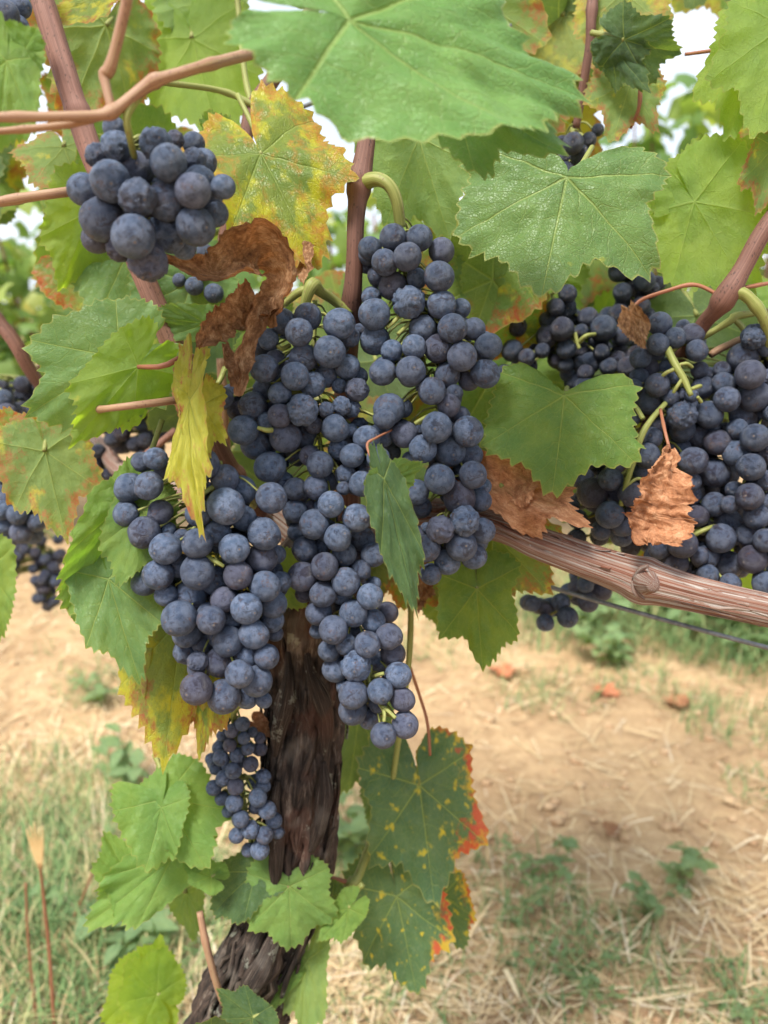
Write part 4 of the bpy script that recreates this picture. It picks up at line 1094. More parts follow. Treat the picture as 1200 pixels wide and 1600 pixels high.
# upper left bunch, nearest the camera
B1 = Z(100, 195, 1200 / 270, [(325, 395, 133, 0), (140, 450, 105, 1), (365, 150, 90, 1, S), (235, 215, 75, 1, S), (500, 310, 115, 1), (640, 140, 100, 1, S), (725, 265, 118, 0),
     (510, 505, 112, 0, S), (710, 530, 127, 0), (265, 655, 146, 0), (480, 775, 143, 0), (710, 755, 115, 0, S), (895, 455, 118, 0, T_), (945, 390, 100, 1, T_), (915, 705, 130, 1),
     (1050, 615, 88, 1), (1105, 430, 72, 2), (970, 260, 88, 2), (905, 245, 72, 1, S), (585, 950, 118, 1), (230, 790, 97, 2), (390, 860, 80, 2), (900, 130, 75, 2), (770, 105, 55, 2, S),
     (350, 25, 75, 2), (830, 850, 80, 2)])
make_bunch('nearest bunch of big berries hanging from the pink shoot, upper left', B1, .300, [(205, 235), (215, 290), (225, 340), (230, 390)], 40,
           ped=[(217, 148, .289, 16), (206, 165, .288, 14), (198, 185, .288, 12), (202, 212, .292, 11), (210, 245, .305, 10)], seed=1, dead=0.12, axis_back=0.03)
# centre top bunch with the right-hand chain
B2 = Z(550, 340, 5, [(140, 240, 85, 1), (140, 290, 82, 2), (320, 155, 100, 1), (525, 160, 97, 1), (700, 260, 97, 1), (432, 305, 105, 0, T_), (255, 350, 100, 0), (680, 460, 112, 0), (505, 475, 75, 2),
     (320, 535, 105, 1), (195, 450, 70, 2), (445, 660, 112, 1), (700, 680, 105, 1), (150, 620, 70, 2), (175, 755, 115, 0), (180, 960, 108, 0), (310, 1040, 80, 1), (550, 865, 102, 2), (785, 865, 108, 0),
     (850, 710, 70, 2), (955, 870, 85, 1), (485, 1010, 92, 1), (675, 1025, 110, 0), (860, 1085, 112, 0), (1065, 1005, 98, 0), (110, 390, 45, 2), (60, 880, 50, 2)]) + \
     Z(570, 560, 5, [(140, 110, 100, 0), (360, 100, 112, 0), (525, 255, 103, 0), (645, 130, 95, 2), (940, 120, 108, 0), (815, 170, 80, 2), (700, 270, 65, 1), (655, 370, 88, 0), (740, 450, 70, 2),
     (560, 540, 118, 0), (805, 570, 117, 0), (670, 725, 113, 0), (455, 705, 105, 1), (310, 595, 103, 1), (190, 395, 115, 0), (300, 390, 70, 2), (825, 755, 90, 1), (845, 910, 105, 0), (585, 945, 115, 0),
     (740, 1090, 120, 0), (400, 1045, 98, 1), (905, 1110, 82, 1), (440, 1160, 80, 2), (345, 780, 50, 2), (915, 1000, 68, 2), (430, 560, 40, 2)]) + \
     Z(570, 720, 5, [(780, 470, 105, 0), (915, 545, 97, 1), (590, 535, 97, 0), (755, 665, 115, 0), (485, 685, 102, 0), (645, 790, 97, 1), (850, 745, 97, 1), (515, 885, 72, 1), (420, 590, 60, 2), (480, 520, 40, 2)])
make_bunch('long central bunch below the swollen cane node, reaching down on the right', B2, .392, [(625, 350), (635, 440), (650, 520), (672, 600), (690, 660), (700, 740), (705, 820), (700, 880)], 190,
           ped=[(568, 285, .418, 26), (590, 280, .412, 22), (608, 290, .41, 20), (620, 315, .412, 19), (626, 355, .418, 17)], seed=2,
           extra=[[(640, 470, .405, 8), (618, 500, .402, 7), (605, 512, .40, 6)], [(640, 505, .405, 7), (622, 522, .40, 6)], [(690, 640, .40, 8), (660, 655, .396, 7), (648, 662, .395, 6)]])
# centre bunch: left shoulder and long tail
B3 = Z(330, 460, 5, [(555, 210, 98, 1), (755, 175, 102, 1), (685, 295, 105, 0, T_), (445, 350, 80, 0), (375, 375, 95, 2), (415, 580, 105, 0), (1000, 230, 115, 0), (1085, 335, 75, 1), (925, 450, 122, 0),
     (720, 495, 105, 1, T_), (655, 640, 108, 0), (1065, 565, 95, 1), (535, 775, 87, 0), (715, 905, 108, 0), (535, 950, 92, 0), (325, 870, 105, 1, T_), (400, 745, 75, 2), (80, 810, 75, 1), (165, 770, 70, 1),
     (195, 910, 70, 2), (250, 1060, 110, 0), (345, 1170, 115, 0), (580, 1115, 118, 0), (725, 1105, 95, 1), (805, 1025, 65, 2), (795, 705, 95, 1, T_), (895, 640, 85, 2, T_), (1000, 715, 52, 2, S),
     (1140, 745, 80, 1, S), (1020, 870, 65, 1, S), (900, 900, 55, 1, S), (1100, 890, 60, 2, S), (970, 1045, 105, 1, T_), (1090, 1060, 50, 2), (500, 510, 75, 2), (410, 970, 80, 2), (1150, 640, 70, 2)]) + \
     Z(410, 640, 5, [(280, 345, 95, 2), (370, 360, 80, 2), (60, 450, 115, 1), (450, 430, 100, 1), (700, 360, 92, 1), (600, 310, 75, 2, S), (815, 225, 100, 1), (930, 200, 95, 2), (415, 610, 92, 1),
     (255, 620, 85, 1), (255, 795, 90, 2), (535, 740, 100, 0), (775, 580, 95, 0), (635, 615, 52, 1), (650, 510, 80, 2), (840, 470, 88, 2), (860, 350, 85, 2), (735, 845, 108, 0), (405, 895, 112, 0),
     (590, 1000, 105, 0), (270, 960, 70, 2), (780, 1010, 95, 2), (870, 1130, 95, 1), (640, 1130, 92, 1), (330, 1090, 95, 1, T_), (455, 1070, 58, 2, S), (370, 760, 50, 2), (690, 165, 48, 2), (760, 130, 60, 2), (900, 250, 90, 2), (1000, 330, 80, 2), (960, 60, 90, 2), (900, 420, 80, 2), (170, 560, 70, 2), (160, 700, 70, 2)]) + \
     Z(430, 840, 5, [(385, 225, 105, 0), (210, 305, 112, 0), (550, 345, 110, 0), (375, 440, 103, 0), (665, 255, 78, 1), (740, 460, 97, 0), (340, 585, 97, 1), (610, 590, 105, 0), (765, 650, 92, 1),
     (875, 585, 78, 1), (455, 720, 108, 0), (720, 835, 100, 0), (890, 775, 100, 0), (555, 835, 80, 1), (425, 880, 85, 1), (920, 905, 92, 1), (475, 1025, 100, 1), (630, 1005, 105, 0), (810, 965, 78, 2),
     (330, 730, 58, 2), (960, 1075, 98, 0), (770, 360, 55, 2), (225, 440, 58, 2)]) + \
     Z(430, 960, 5, [(610, 625, 108, 0), (820, 600, 97, 0), (995, 665, 92, 0), (605, 750, 107, 1), (735, 810, 82, 1), (845, 945, 97, 0), (1015, 865, 100, 0), (800, 700, 68, 2), (530, 560, 50, 2)])
make_bunch('largest central bunch with long tail ending in two berries beside the trunk', B3, .388,
           [(492, 470), (490, 540), (485, 610), (500, 690), (515, 780), (530, 860), (545, 950), (560, 1020), (575, 1080), (590, 1130)], 260,
           ped=[(548, 490, .43, 14), (522, 470, .425, 15), (500, 455, .415, 17), (489, 445, .41, 24), (480, 462, .41, 17), (474, 490, .415, 14)], seed=3, dead=0.14,
           extra=[[(486, 450, .41, 15), (465, 458, .412, 13), (445, 475, .42, 10)], [(452, 540, .40, 8), (440, 545, .395, 7), (434, 540, .392, 6)], [(575, 1060, .40, 8), (590, 1055, .392, 7), (600, 1052, .39, 6)],
                  [(590, 1095, .395, 6), (600, 1112, .388, 6), (600, 1128, .386, 6)], [(598, 1104, .39, 6), (608, 1112, .387, 6), (618, 1122, .385, 6)], [(578, 1040, .40, 9), (578, 1066, .395, 8), (592, 1096, .392, 7)],
                  [(425, 672, .388, 8), (415, 672, .385, 8), (402, 668, .384, 6)]])
# lower left bunch
B4 = Z(170, 690, 5, [(250, 165, 70, 2), (365, 135, 85, 1), (160, 360, 112, 1, T_), (310, 345, 105, 0), (135, 565, 105, 1, T_), (265, 535, 65, 2), (400, 555, 95, 1, T_), (275, 710, 118, 0), (445, 835, 118, 0, T_),
     (740, 175, 118, 1), (670, 360, 95, 2), (905, 285, 105, 1, T_), (1035, 380, 110, 1), (915, 505, 138, 0), (1055, 600, 98, 2), (705, 560, 100, 1), (850, 715, 100, 1), (690, 795, 115, 0), (980, 835, 115, 0),
     (560, 970, 92, 1), (695, 1020, 132, 0), (830, 1085, 108, 1), (385, 1040, 112, 0), (280, 1105, 95, 1), (1010, 1045, 110, 0), (1190, 725, 80, 2), (460, 690, 60, 2), (570, 745, 60, 2), (430, 230, 70, 2)]) + \
     Z(300, 690, 5, [(620, 440, 118, 0), (565, 720, 122, 0), (545, 915, 112, 1), (570, 1130, 115, 0), (660, 880, 70, 2), (690, 1095, 80, 2)]) + \
     Z(200, 890, 5, [(495, 195, 118, 1), (745, 235, 115, 1), (925, 305, 118, 0), (1130, 265, 108, 1), (300, 200, 85, 1), (400, 380, 132, 0), (650, 395, 108, 0), (460, 495, 108, 2), (985, 505, 110, 0), (780, 560, 117, 0),
     (585, 575, 80, 2), (810, 390, 75, 2), (450, 640, 85, 2), (545, 715, 70, 1, S), (720, 720, 117, 1), (930, 670, 90, 1), (1080, 680, 98, 2), (1130, 400, 88, 2), (870, 815, 105, 0), (1005, 870, 118, 1),
     (535, 930, 122, 0), (750, 990, 130, 0), (560, 770, 88, 2), (1150, 500, 60, 2), (930, 1000, 72, 2), (1060, 1020, 60, 2)])
make_bunch('plump lower left bunch in front of the trunk', B4, .366, [(345, 735), (345, 790), (340, 860), (335, 930), (340, 1000), (345, 1060)], 200,
           ped=[(395, 790, .48, 14), (370, 755, .43, 12), (350, 745, .40, 11), (345, 760, .395, 10)], seed=4, dead=0.16,
           extra=[[(335, 760, .38, 9), (320, 770, .376, 8), (312, 782, .376, 7)], [(322, 868, .372, 8), (338, 878, .368, 7), (350, 885, .368, 6)]])
# small bunch against the trunk
B5 = Z(290, 1110, 5, [(445, 105, 55, 0), (360, 160, 52, 0), (455, 215, 48, 0), (520, 170, 40, 1), (580, 215, 42, 1), (345, 270, 50, 0), (290, 195, 45, 1), (260, 290, 50, 1), (485, 300, 50, 0), (580, 300, 50, 1, S),
     (275, 370, 60, 0), (400, 350, 52, 0), (200, 380, 45, 1), (510, 420, 58, 0), (240, 450, 50, 1), (375, 470, 62, 0), (295, 530, 58, 0), (605, 515, 50, 1), (220, 605, 58, 0), (390, 595, 62, 0), (605, 590, 55, 1),
     (285, 690, 55, 1), (380, 725, 66, 0), (565, 680, 68, 0), (430, 850, 65, 0), (640, 780, 68, 0), (690, 860, 60, 1), (505, 930, 62, 0), (400, 975, 58, 0), (615, 975, 65, 0), (720, 955, 45, 1), (580, 1090, 70, 0),
     (490, 1090, 50, 1), (540, 760, 45, 2), (540, 560, 60, 2), (330, 790, 45, 2), (290, 70, 50, 2), (450, 400, 45, 2)])
make_bunch('small narrow bunch hanging low against the trunk bark', B5, .468, [(365, 1110), (370, 1180), (380, 1240), (385, 1290), (395, 1325)], 70,
           ped=[(410, 1085, .49, 10), (395, 1098, .478, 8), (370, 1105, .474, 10), (364, 1122, .476, 9)], seed=5, dead=0.08, axis_back=0.016, thick=0.04)
# right bunch with open green stalk
B6 = Z(880, 480, 5, [(755, 130, 88, 1), (740, 290, 82, 0), (875, 240, 78, 0, T_), (1010, 215, 82, 1), (935, 150, 50, 2), (1045, 340, 82, 0, T_), (605, 395, 78, 1), (665, 475, 75, 1), (735, 610, 90, 0), (790, 480, 72, 2),
     (670, 735, 98, 1), (1065, 490, 62, 1), (1095, 625, 82, 1), (840, 710, 62, 0), (1003, 693, 52, 0), (925, 845, 100, 0), (1140, 840, 100, 0), (930, 960, 95, 1), (515, 865, 80, 1), (750, 930, 55, 2), (690, 1020, 80, 1),
     (495, 1040, 65, 1), (375, 1110, 97, 0), (655, 1160, 95, 0), (905, 1105, 85, 2), (520, 720, 60, 2), (520, 620, 58, 2), (590, 560, 70, 2), (1140, 520, 50, 2), (990, 765, 58, 2), (940, 680, 52, 2), (1050, 1000, 80, 2),
     (860, 540, 60, 2), (1150, 950, 70, 2)]) + \
     Z(960, 480, 5, [(805, 1055, 98, 0), (740, 960, 90, 2)]) + \
     Z(960, 700, 5, [(615, 100, 103, 0), (790, 195, 110, 1), (590, 265, 80, 1), (590, 370, 80, 2), (210, 190, 60, 2), (130, 360, 95, 0), (645, 535, 85, 1), (780, 440, 92, 1), (530, 750, 110, 0), (705, 840, 105, 1),
     (830, 705, 110, 0), (890, 590, 105, 1), (890, 910, 105, 1), (355, 785, 80, 2), (310, 850, 75, 2), (480, 900, 95, 2), (685, 1010, 80, 2), (840, 1030, 95, 2), (550, 980, 45, 2), (930, 1060, 60, 2), (450, 560, 80, 2)]) + \
     Z(880, 680, 5, [(230, 450, 112, 1), (370, 345, 90, 0), (365, 620, 103, 0), (470, 690, 95, 2), (300, 740, 75, 2), (460, 780, 90, 2), (560, 590, 80, 2), (400, 470, 60, 2), (620, 400, 70, 2)])
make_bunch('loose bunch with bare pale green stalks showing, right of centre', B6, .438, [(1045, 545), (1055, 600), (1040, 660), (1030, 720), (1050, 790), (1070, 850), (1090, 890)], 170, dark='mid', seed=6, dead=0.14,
           ped=[(1085, 528, .46, 12), (1065, 535, .455, 13), (1048, 545, .45, 15)],
           extra=[[(1043, 545, .438, 12), (1055, 570, .432, 12), (1068, 592, .430, 11), (1080, 618, .428, 8)], [(1056, 572, .432, 6), (1072, 568, .432, 6), (1082, 574, .435, 5)],
                  [(1056, 576, .432, 7), (1040, 583, .432, 6), (1032, 592, .436, 6)], [(1066, 592, .430, 6), (1058, 604, .430, 6), (1052, 614, .432, 5)], [(1080, 608, .43, 6), (1090, 604, .432, 7), (1095, 603, .435, 6)],
                  [(1040, 630, .436, 8), (1018, 655, .433, 9), (1002, 682, .432, 11), (990, 720, .434, 10), (980, 752, .436, 9), (970, 790, .44, 8)], [(1005, 655, .436, 8), (996, 640, .44, 8), (990, 632, .445, 7)],
                  [(992, 690, .434, 6), (1004, 697, .434, 5), (1012, 704, .438, 5)], [(978, 760, .436, 6), (995, 748, .436, 5), (1010, 752, .44, 5)], [(1090, 620, .43, 5), (1096, 628, .432, 6)],
                  [(1003, 832, .45, 8), (1020, 822, .445, 8), (1038, 818, .448, 7)], [(1080, 838, .45, 9), (1100, 828, .445, 8), (1118, 822, .45, 7)]])
# bunch at the right edge
B7 = Z(960, 480, 5, [(1090, 230, 88, 1), (1055, 310, 65, 2), (1000, 395, 108, 1), (1060, 525, 108, 0, T_), (1190, 310, 75, 1, T_), (840, 490, 65, 2), (820, 580, 60, 2), (880, 720, 95, 0), (905, 590, 65, 2, T_), (1095, 695, 115, 0, T_),
     (1005, 860, 100, 1, T_), (1190, 840, 90, 1), (940, 990, 75, 2), (1100, 1020, 105, 0, T_), (1210, 560, 70, 1), (950, 1140, 100, 1), (1200, 1140, 80, 1), (910, 500, 52, 2), (1290, 420, 100, 1), (1310, 640, 110, 1), (1320, 900, 110, 1), (1250, 260, 80, 2)]) + \
     Z(960, 700, 5, [(1065, 150, 105, 0), (1055, 380, 102, 0, T_), (1170, 255, 80, 1), (940, 330, 70, 2), (1110, 535, 95, 0, T_), (1210, 420, 70, 1), (1050, 680, 95, 1), (1180, 720, 90, 0, T_), (1080, 870, 108, 0), (1180, 1060, 95, 1),
     (900, 440, 55, 2), (1280, 560, 100, 1), (1290, 850, 100, 1), (1290, 200, 100, 1)])
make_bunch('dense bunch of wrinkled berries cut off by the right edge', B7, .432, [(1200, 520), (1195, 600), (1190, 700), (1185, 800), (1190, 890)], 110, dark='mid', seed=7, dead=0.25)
# dark bunches behind the right-hand leaves
B8 = Z(780, 370, 1200 / 270, [(475, 395, 62, 1), (390, 490, 60, 1), (470, 500, 60, 2), (335, 575, 58, 1), (435, 640, 80, 0), (330, 690, 72, 1), (540, 570, 55, 2), (615, 560, 65, 1), (725, 635, 88, 0), (690, 705, 70, 0), (710, 800, 80, 1),
     (465, 780, 65, 1), (575, 650, 50, 2), (125, 625, 65, 1), (90, 790, 70, 1), (465, 890, 50, 1), (600, 945, 55, 1), (560, 880, 50, 2), (840, 800, 60, 1), (855, 700, 70, 2), (30, 950, 60, 1), (190, 610, 42, 2), (300, 790, 52, 2),
     (480, 950, 55, 2), (400, 860, 55, 2), (560, 790, 55, 2), (200, 900, 60, 2), (760, 900, 60, 2), (150, 880, 60, 2), (240, 780, 55, 2)])
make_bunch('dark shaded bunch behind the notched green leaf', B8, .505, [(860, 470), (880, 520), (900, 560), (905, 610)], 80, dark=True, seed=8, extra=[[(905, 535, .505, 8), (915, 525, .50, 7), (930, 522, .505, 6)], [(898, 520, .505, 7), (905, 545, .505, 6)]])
B8b = Z(780, 370, 1200 / 270, [(730, 50, 65, 1), (795, 110, 75, 0), (900, 100, 65, 1), (830, 240, 70, 0), (1010, 310, 70, 0), (905, 250, 60, 2), (855, 385, 62, 1), (1050, 370, 60, 1), (955, 410, 68, 1), (830, 540, 70, 1), (985, 480, 62, 1),
     (1015, 550, 62, 1), (865, 480, 62, 1), (1105, 325, 48, 2), (665, 100, 55, 2), (960, 200, 60, 2), (1000, 130, 60, 2), (920, 620, 70, 2), (930, 700, 65, 2), (760, 550, 60, 2), (780, 10, 70, 2), (880, 20, 70, 2)])
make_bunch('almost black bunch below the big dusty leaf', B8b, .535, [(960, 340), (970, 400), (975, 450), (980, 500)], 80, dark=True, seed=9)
r_ = random.Random(91)
B18 = []
for _ in range(4000):
    if len(B18) >= 120: break
    x, y = r_.uniform(885, 1225), r_.uniform(545, 895)
    if y > 860 and x < 1000: continue
    if y < 600 and 1000 < x < 1120: continue
    if y > 800 and 985 < x < 1010: continue
    if any((x - q[0]) ** 2 + (y - q[1]) ** 2 < 19 ** 2 for q in B18): continue
    B18.append((x, y, r_.uniform(14, 18), r_.choice((0, 1, 2)), None))
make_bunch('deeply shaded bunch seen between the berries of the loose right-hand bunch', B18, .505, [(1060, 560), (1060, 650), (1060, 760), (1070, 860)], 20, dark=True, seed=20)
B9 = Z(780, 800, 1200 / 420, [(130, 405, 35, 1), (205, 495, 38, 0), (305, 470, 44, 0), (235, 425, 40, 1), (275, 405, 40, 0), (350, 285, 36, 1), (385, 325, 36, 0), (345, 335, 36, 0), (395, 400, 45, 0), (455, 350, 45, 1), (460, 310, 40, 1), (310, 355, 36, 1),
     (180, 420, 36, 2), (420, 290, 38, 2), (350, 380, 36, 2)])
make_bunch('small bunch of wrinkled berries peeping out under the woody arm', B9, .545, [(930, 890), (900, 920), (880, 945), (860, 960)], 12, seed=10, dead=0.5, axis_back=0.015, thick=0.02)
# bunches on the left arm, farther off
B10 = Z(0, 400, 1200 / 420, [(30, 700, 42, 0), (15, 640, 42, 1), (35, 760, 38, 0), (10, 820, 40, 0), (60, 690, 36, 2), (-30, 720, 45, 1), (-30, 800, 45, 1), (5, 870, 40, 1), (55, 825, 35, 1), (-20, 880, 40, 1)])
make_bunch('grey-blue berries at the left edge above the half yellow leaf', B10, .585, [(0, 610), (5, 660), (5, 710)], 30, seed=11)
B11 = Z(0, 400, 1200 / 420, [(80, 1155, 45, 0), (95, 1235, 48, 0), (10, 1135, 42, 0), (25, 1205, 40, 0), (40, 1080, 38, 1), (135, 1110, 44, 0), (160, 1190, 42, 1), (10, 1060, 36, 1), (145, 1245, 42, 1), (70, 1100, 40, 2), (-30, 1170, 45, 1), (-25, 1250, 45, 1), (40, 1260, 40, 1)])
make_bunch('grey-blue bunch under the half yellow leaf at the left edge', B11, .60, [(30, 770), (32, 810), (35, 845)], 30, seed=12)
r_ = random.Random(78)
B19 = []
for _ in range(3000):
    if len(B19) >= 60: break
    x, y = r_.uniform(-40, 72), r_.uniform(600, 775)
    if any((x - q[0]) ** 2 + (y - q[1]) ** 2 < 15 ** 2 for q in B19): continue
    B19.append((x, y, r_.uniform(11, 14), r_.choice((0, 1, 2)), None))
make_bunch('shaded bunch at the left edge behind the blue-green leaf', B19, .68, [(10, 590), (15, 660), (20, 740)], 20, dark='mid', seed=21)
r_ = random.Random(77)
B12 = [(x, y, r_.uniform(7.5, 9.5), r_.choice((0, 1, 2)), None) for x, y in
       [(20 + r_.uniform(-14, 14), 865 + r_.uniform(-12, 40)) for _ in range(12)] +
       [(62 + r_.uniform(-38, 34), 848 + r_.uniform(-8, 26)) for _ in range(16)] + [(72 + r_.uniform(-22, 22), 885 + r_.uniform(-12, 22)) for _ in range(14)] +
       [(74 + r_.uniform(-16, 16), 920 + r_.uniform(-14, 16)) for _ in range(10)] + [(80 + r_.uniform(-9, 9), 945 + r_.uniform(-8, 10)) for _ in range(5)]]
make_bunch('tapering black bunch far off at the left against the pale soil', B12, 1.02, [(65, 830), (70, 880), (78, 940)], 60, dark=True, seed=13)
B13 = Z(0, 400, 1200 / 420, [(570, 595, 36, 0), (660, 570, 32, 0), (610, 700, 36, 0), (545, 790, 36, 0), (505, 820, 36, 0), (640, 750, 36, 1), (745, 790, 40, 0), (720, 680, 34, 0), (650, 825, 36, 0), (690, 800, 36, 1), (520, 660, 34, 1),
     (700, 745, 32, 1), (755, 745, 32, 1), (590, 640, 34, 1), (640, 640, 34, 1), (560, 720, 34, 1), (700, 620, 32, 2), (740, 600, 32, 1), (600, 840, 34, 1), (540, 850, 34, 1), (700, 860, 34, 1), (640, 900, 34, 1), (470, 760, 34, 1)])
make_bunch('shaded bunch behind the thick red cane, left of the centre bunches', B13, .64, [(215, 590), (222, 640), (225, 700)], 60, dark=True, seed=14)
B13b = Z(0, 400, 1200 / 420, [(440, 870, 30, 0), (460, 905, 30, 0), (420, 950, 30, 0), (410, 1010, 30, 0), (470, 940, 27, 1), (485, 975, 27, 0), (440, 985, 27, 1), (500, 900, 28, 1), (400, 900, 28, 1), (430, 1050, 28, 1)])
make_bunch('little dark bunch behind the left edge of the lower left bunch', B13b, .68, [(155, 700), (155, 730), (152, 760)], 12, dark=True, seed=15)
B14 = Z(100, 195, 1200 / 270, [(975, 880, 55, 0), (800, 1080, 45, 0), (905, 1120, 60, 0), (1040, 1170, 65, 0), (770, 1010, 50, 1), (800, 1150, 42, 1), (960, 1030, 60, 1), (880, 960, 55, 1), (1060, 1080, 60, 1), (850, 1010, 50, 2)])
make_bunch('small bunch tucked between the nearest bunch and the curled dry leaf', B14, .47, [(315, 400), (310, 430), (315, 455)], 10, seed=16)
B15 = [(10, 22, 20, 0, None), (-8, 45, 20, 1, None), (28, 42, 17, 1, None), (8, 60, 18, 1, None), (30, 10, 18, 1, None), (-10, 5, 20, 1, None), (28, 155, 17, 0, None), (12, 140, 17, 1, None), (10, 168, 16, 1, None), (18, 110, 17, 2, None), (5, 85, 18, 2, None)]
make_bunch('berries in the top left corner behind the bright leaf', B15, .40, [(10, -10), (12, 60), (15, 140)], 6, seed=17)
B16 = Z(780, 0, 1200 / 420, [(330, 640, 45, 0), (360, 690, 40, 0), (300, 700, 40, 0), (400, 625, 32, 1), (440, 580, 26, 1), (280, 650, 40, 1), (350, 740, 40, 1), (300, 760, 36, 1), (380, 660, 36, 2)])
make_bunch('dark berries seen through the notch above the big dusty leaf', B16, .50, [(895, 200), (895, 230), (895, 255)], 10, dark=True, seed=18)
B17 = [(1060, 296, 12, 0, None), (1040, 282, 10, 1, None), (1052, 306, 11, 1, None), (1035, 300, 11, 1, None), (1045, 320, 11, 1, None)]
make_bunch('two or three berries at the right rim of the big dusty leaf', B17, .56, [(1040, 270), (1045, 300)], 2, dark=True, seed=19, axis_back=0.01)

# ---------------------------------------------------------------- trellis wires
def wire(a, b_, w, label):
    A0, B0 = P(*a), P(*b_)
    pts_ = [(A0.x, A0.y, A0.z), (B0.x, B0.y, B0.z)]
    rows = []
    for i in range(9):
        t = i / 8
        v = A0.lerp(B0, t); v.z -= 0.004 * 4 * t * (1 - t)
        rows.append((v.x - A0.x, v.y - A0.y, v.z - A0.z, w))
    V_, F_, A_ = tube(rows, 60, 12)
    o = obj_mesh('trellis_wire', mesh_np('trellis_wire', V_, F_, WM['wire'], True, {'tco': A_}))
    o.location = A0
    tag(o, label, 'wire', 'trellis wires')
wire((640, 848, .56), (1400, 1062, .465), 0.0016, 'grey metal wire running just below the woody arm at right')
wire((100, 292, .62), (800, 40, .52), 0.0016, 'grey metal wire crossing behind the yellow leaf near the top')

# ---------------------------------------------------------------- ground cover
def blade_mesh(name, blades, mat):
    """blades: (base, dir xy, length, width, lean, curl). four-segment tapering blades, one mesh"""
    Vs, Fs, As = [], [], []
    n = 0
    for (bx_, by_, bz_, a, ln, wd, lean, curl, rnd) in blades:
        dx, dy = math.cos(a), math.sin(a)
        px_, py_ = -dy, dx
        x, y, z = bx_, by_, bz_
        el = lean
        for k in range(4):
            ww = wd * (1.0, 0.9, 0.62, 0.08)[k] * 0.5
            Vs.append((x - px_ * ww, y - py_ * ww, z)); Vs.append((x + px_ * ww, y + py_ * ww, z))
            As.append((rnd, k / 3.0, 0)); As.append((rnd, k / 3.0, 0))
            st = ln / 3.0
            x += dx * math.cos(el) * st; y += dy * math.cos(el) * st; z = max(z + math.sin(el) * st, bz_ - 0.01)
            el -= curl
        for k in range(3):
            Fs.append((n + 2 * k, n + 2 * k + 1, n + 2 * k + 3, n + 2 * k + 2))
        n += 8
    return mesh_np(name, np.array(Vs), np.array(Fs), mat, True, {'bl': np.array(As)})

def blade_mat(name, stops, trans=0.25):
    b = NB(name)
    s = b.sep(b.attr('bl'))
    c = b.ramp(s[0], stops)
    p = b.principled(Base_Color=c, Roughness=0.65)
    p.inputs['Specular IOR Level'].default_value = 0.25
    tr = b.node('ShaderNodeBsdfTranslucent', None, Color=c)
    ms = b.node('ShaderNodeMixShader', None, Fac=trans)
    b.t.links.new(p.outputs[0], ms.inputs[1]); b.t.links.new(tr.outputs[0], ms.inputs[2])
    return b.finish(ms.outputs[0])
M_STRAW = blade_mat('straw', [(0.0, (0.42, 0.28, 0.14)), (0.35, (0.60, 0.45, 0.25)), (0.75, (0.74, 0.61, 0.39)), (0.9, (0.78, 0.68, 0.50)), (1.0, (0.28, 0.15, 0.08))], 0.1)
M_GRASS = blade_mat('grass', [(0.0, (0.11, 0.20, 0.08)), (0.4, (0.18, 0.29, 0.11)), (0.7, (0.27, 0.36, 0.15)), (0.86, (0.46, 0.42, 0.20)), (1.0, (0.60, 0.48, 0.27))], 0.3)

r_ = random.Random(3)
straw = []
def add_straw(x, y, n=1, flat=True):
    for _ in range(n):
        z = ground_h(x, y)
        ln = r_.uniform(0.02, 0.095) * (1.5 if r_.random() < 0.1 else 1)
        straw.append((x, y, z + r_.uniform(0.001, 0.014), r_.uniform(0, 6.28), ln, r_.uniform(0.0010, 0.0031), r_.uniform(-0.05, 0.30) if flat else r_.uniform(0.4, 1.3), r_.uniform(-0.1, 0.35), r_.random()))
for _ in range(22000):
    px, py = r_.uniform(-260, 1460), r_.uniform(860, 1750)
    # bare soil track to the right, thicker litter low down and at left
    dens = 0.35
    if py > 1400: dens = 0.45 if px > 700 else 0.85
    if px < 520: dens = max(dens, 0.62)
    if 1100 < py < 1330 and px > 640: dens = 0.16
    if r_.random() > dens * (0.45 + 1.1 * (0.5 + 0.5 * mnoise.noise(Vector((px * 0.008, py * 0.012, 2))))): continue
    g = G(px, py)
    add_straw(g.x, g.y)
for _ in range(2200):
    px, py = r_.uniform(-100, 330), r_.uniform(1150, 1720)
    g = G(px, py); add_straw(g.x, g.y, 1, False)
for _ in range(110):                                  # thicker broken stalks lying on top
    px, py = r_.uniform(-200, 1400), r_.uniform(900, 1750)
    if 1120 < py < 1320 and px > 640 and r_.random() < 0.6: continue
    g = G(px, py)
    straw.append((g.x, g.y, ground_h(g.x, g.y) + r_.uniform(0.004, 0.018), r_.uniform(0, 6.28), r_.uniform(0.04, 0.14), r_.uniform(0.0035, 0.0075), r_.uniform(-0.05, 0.15), r_.uniform(-0.05, 0.1), r_.uniform(0.2, 0.95)))
o = obj_mesh('straw_litter', blade_mesh('straw_litter', straw, M_STRAW))
tag(o, 'dry straw and stalks littering the pale soil', 'straw', kind='stuff')

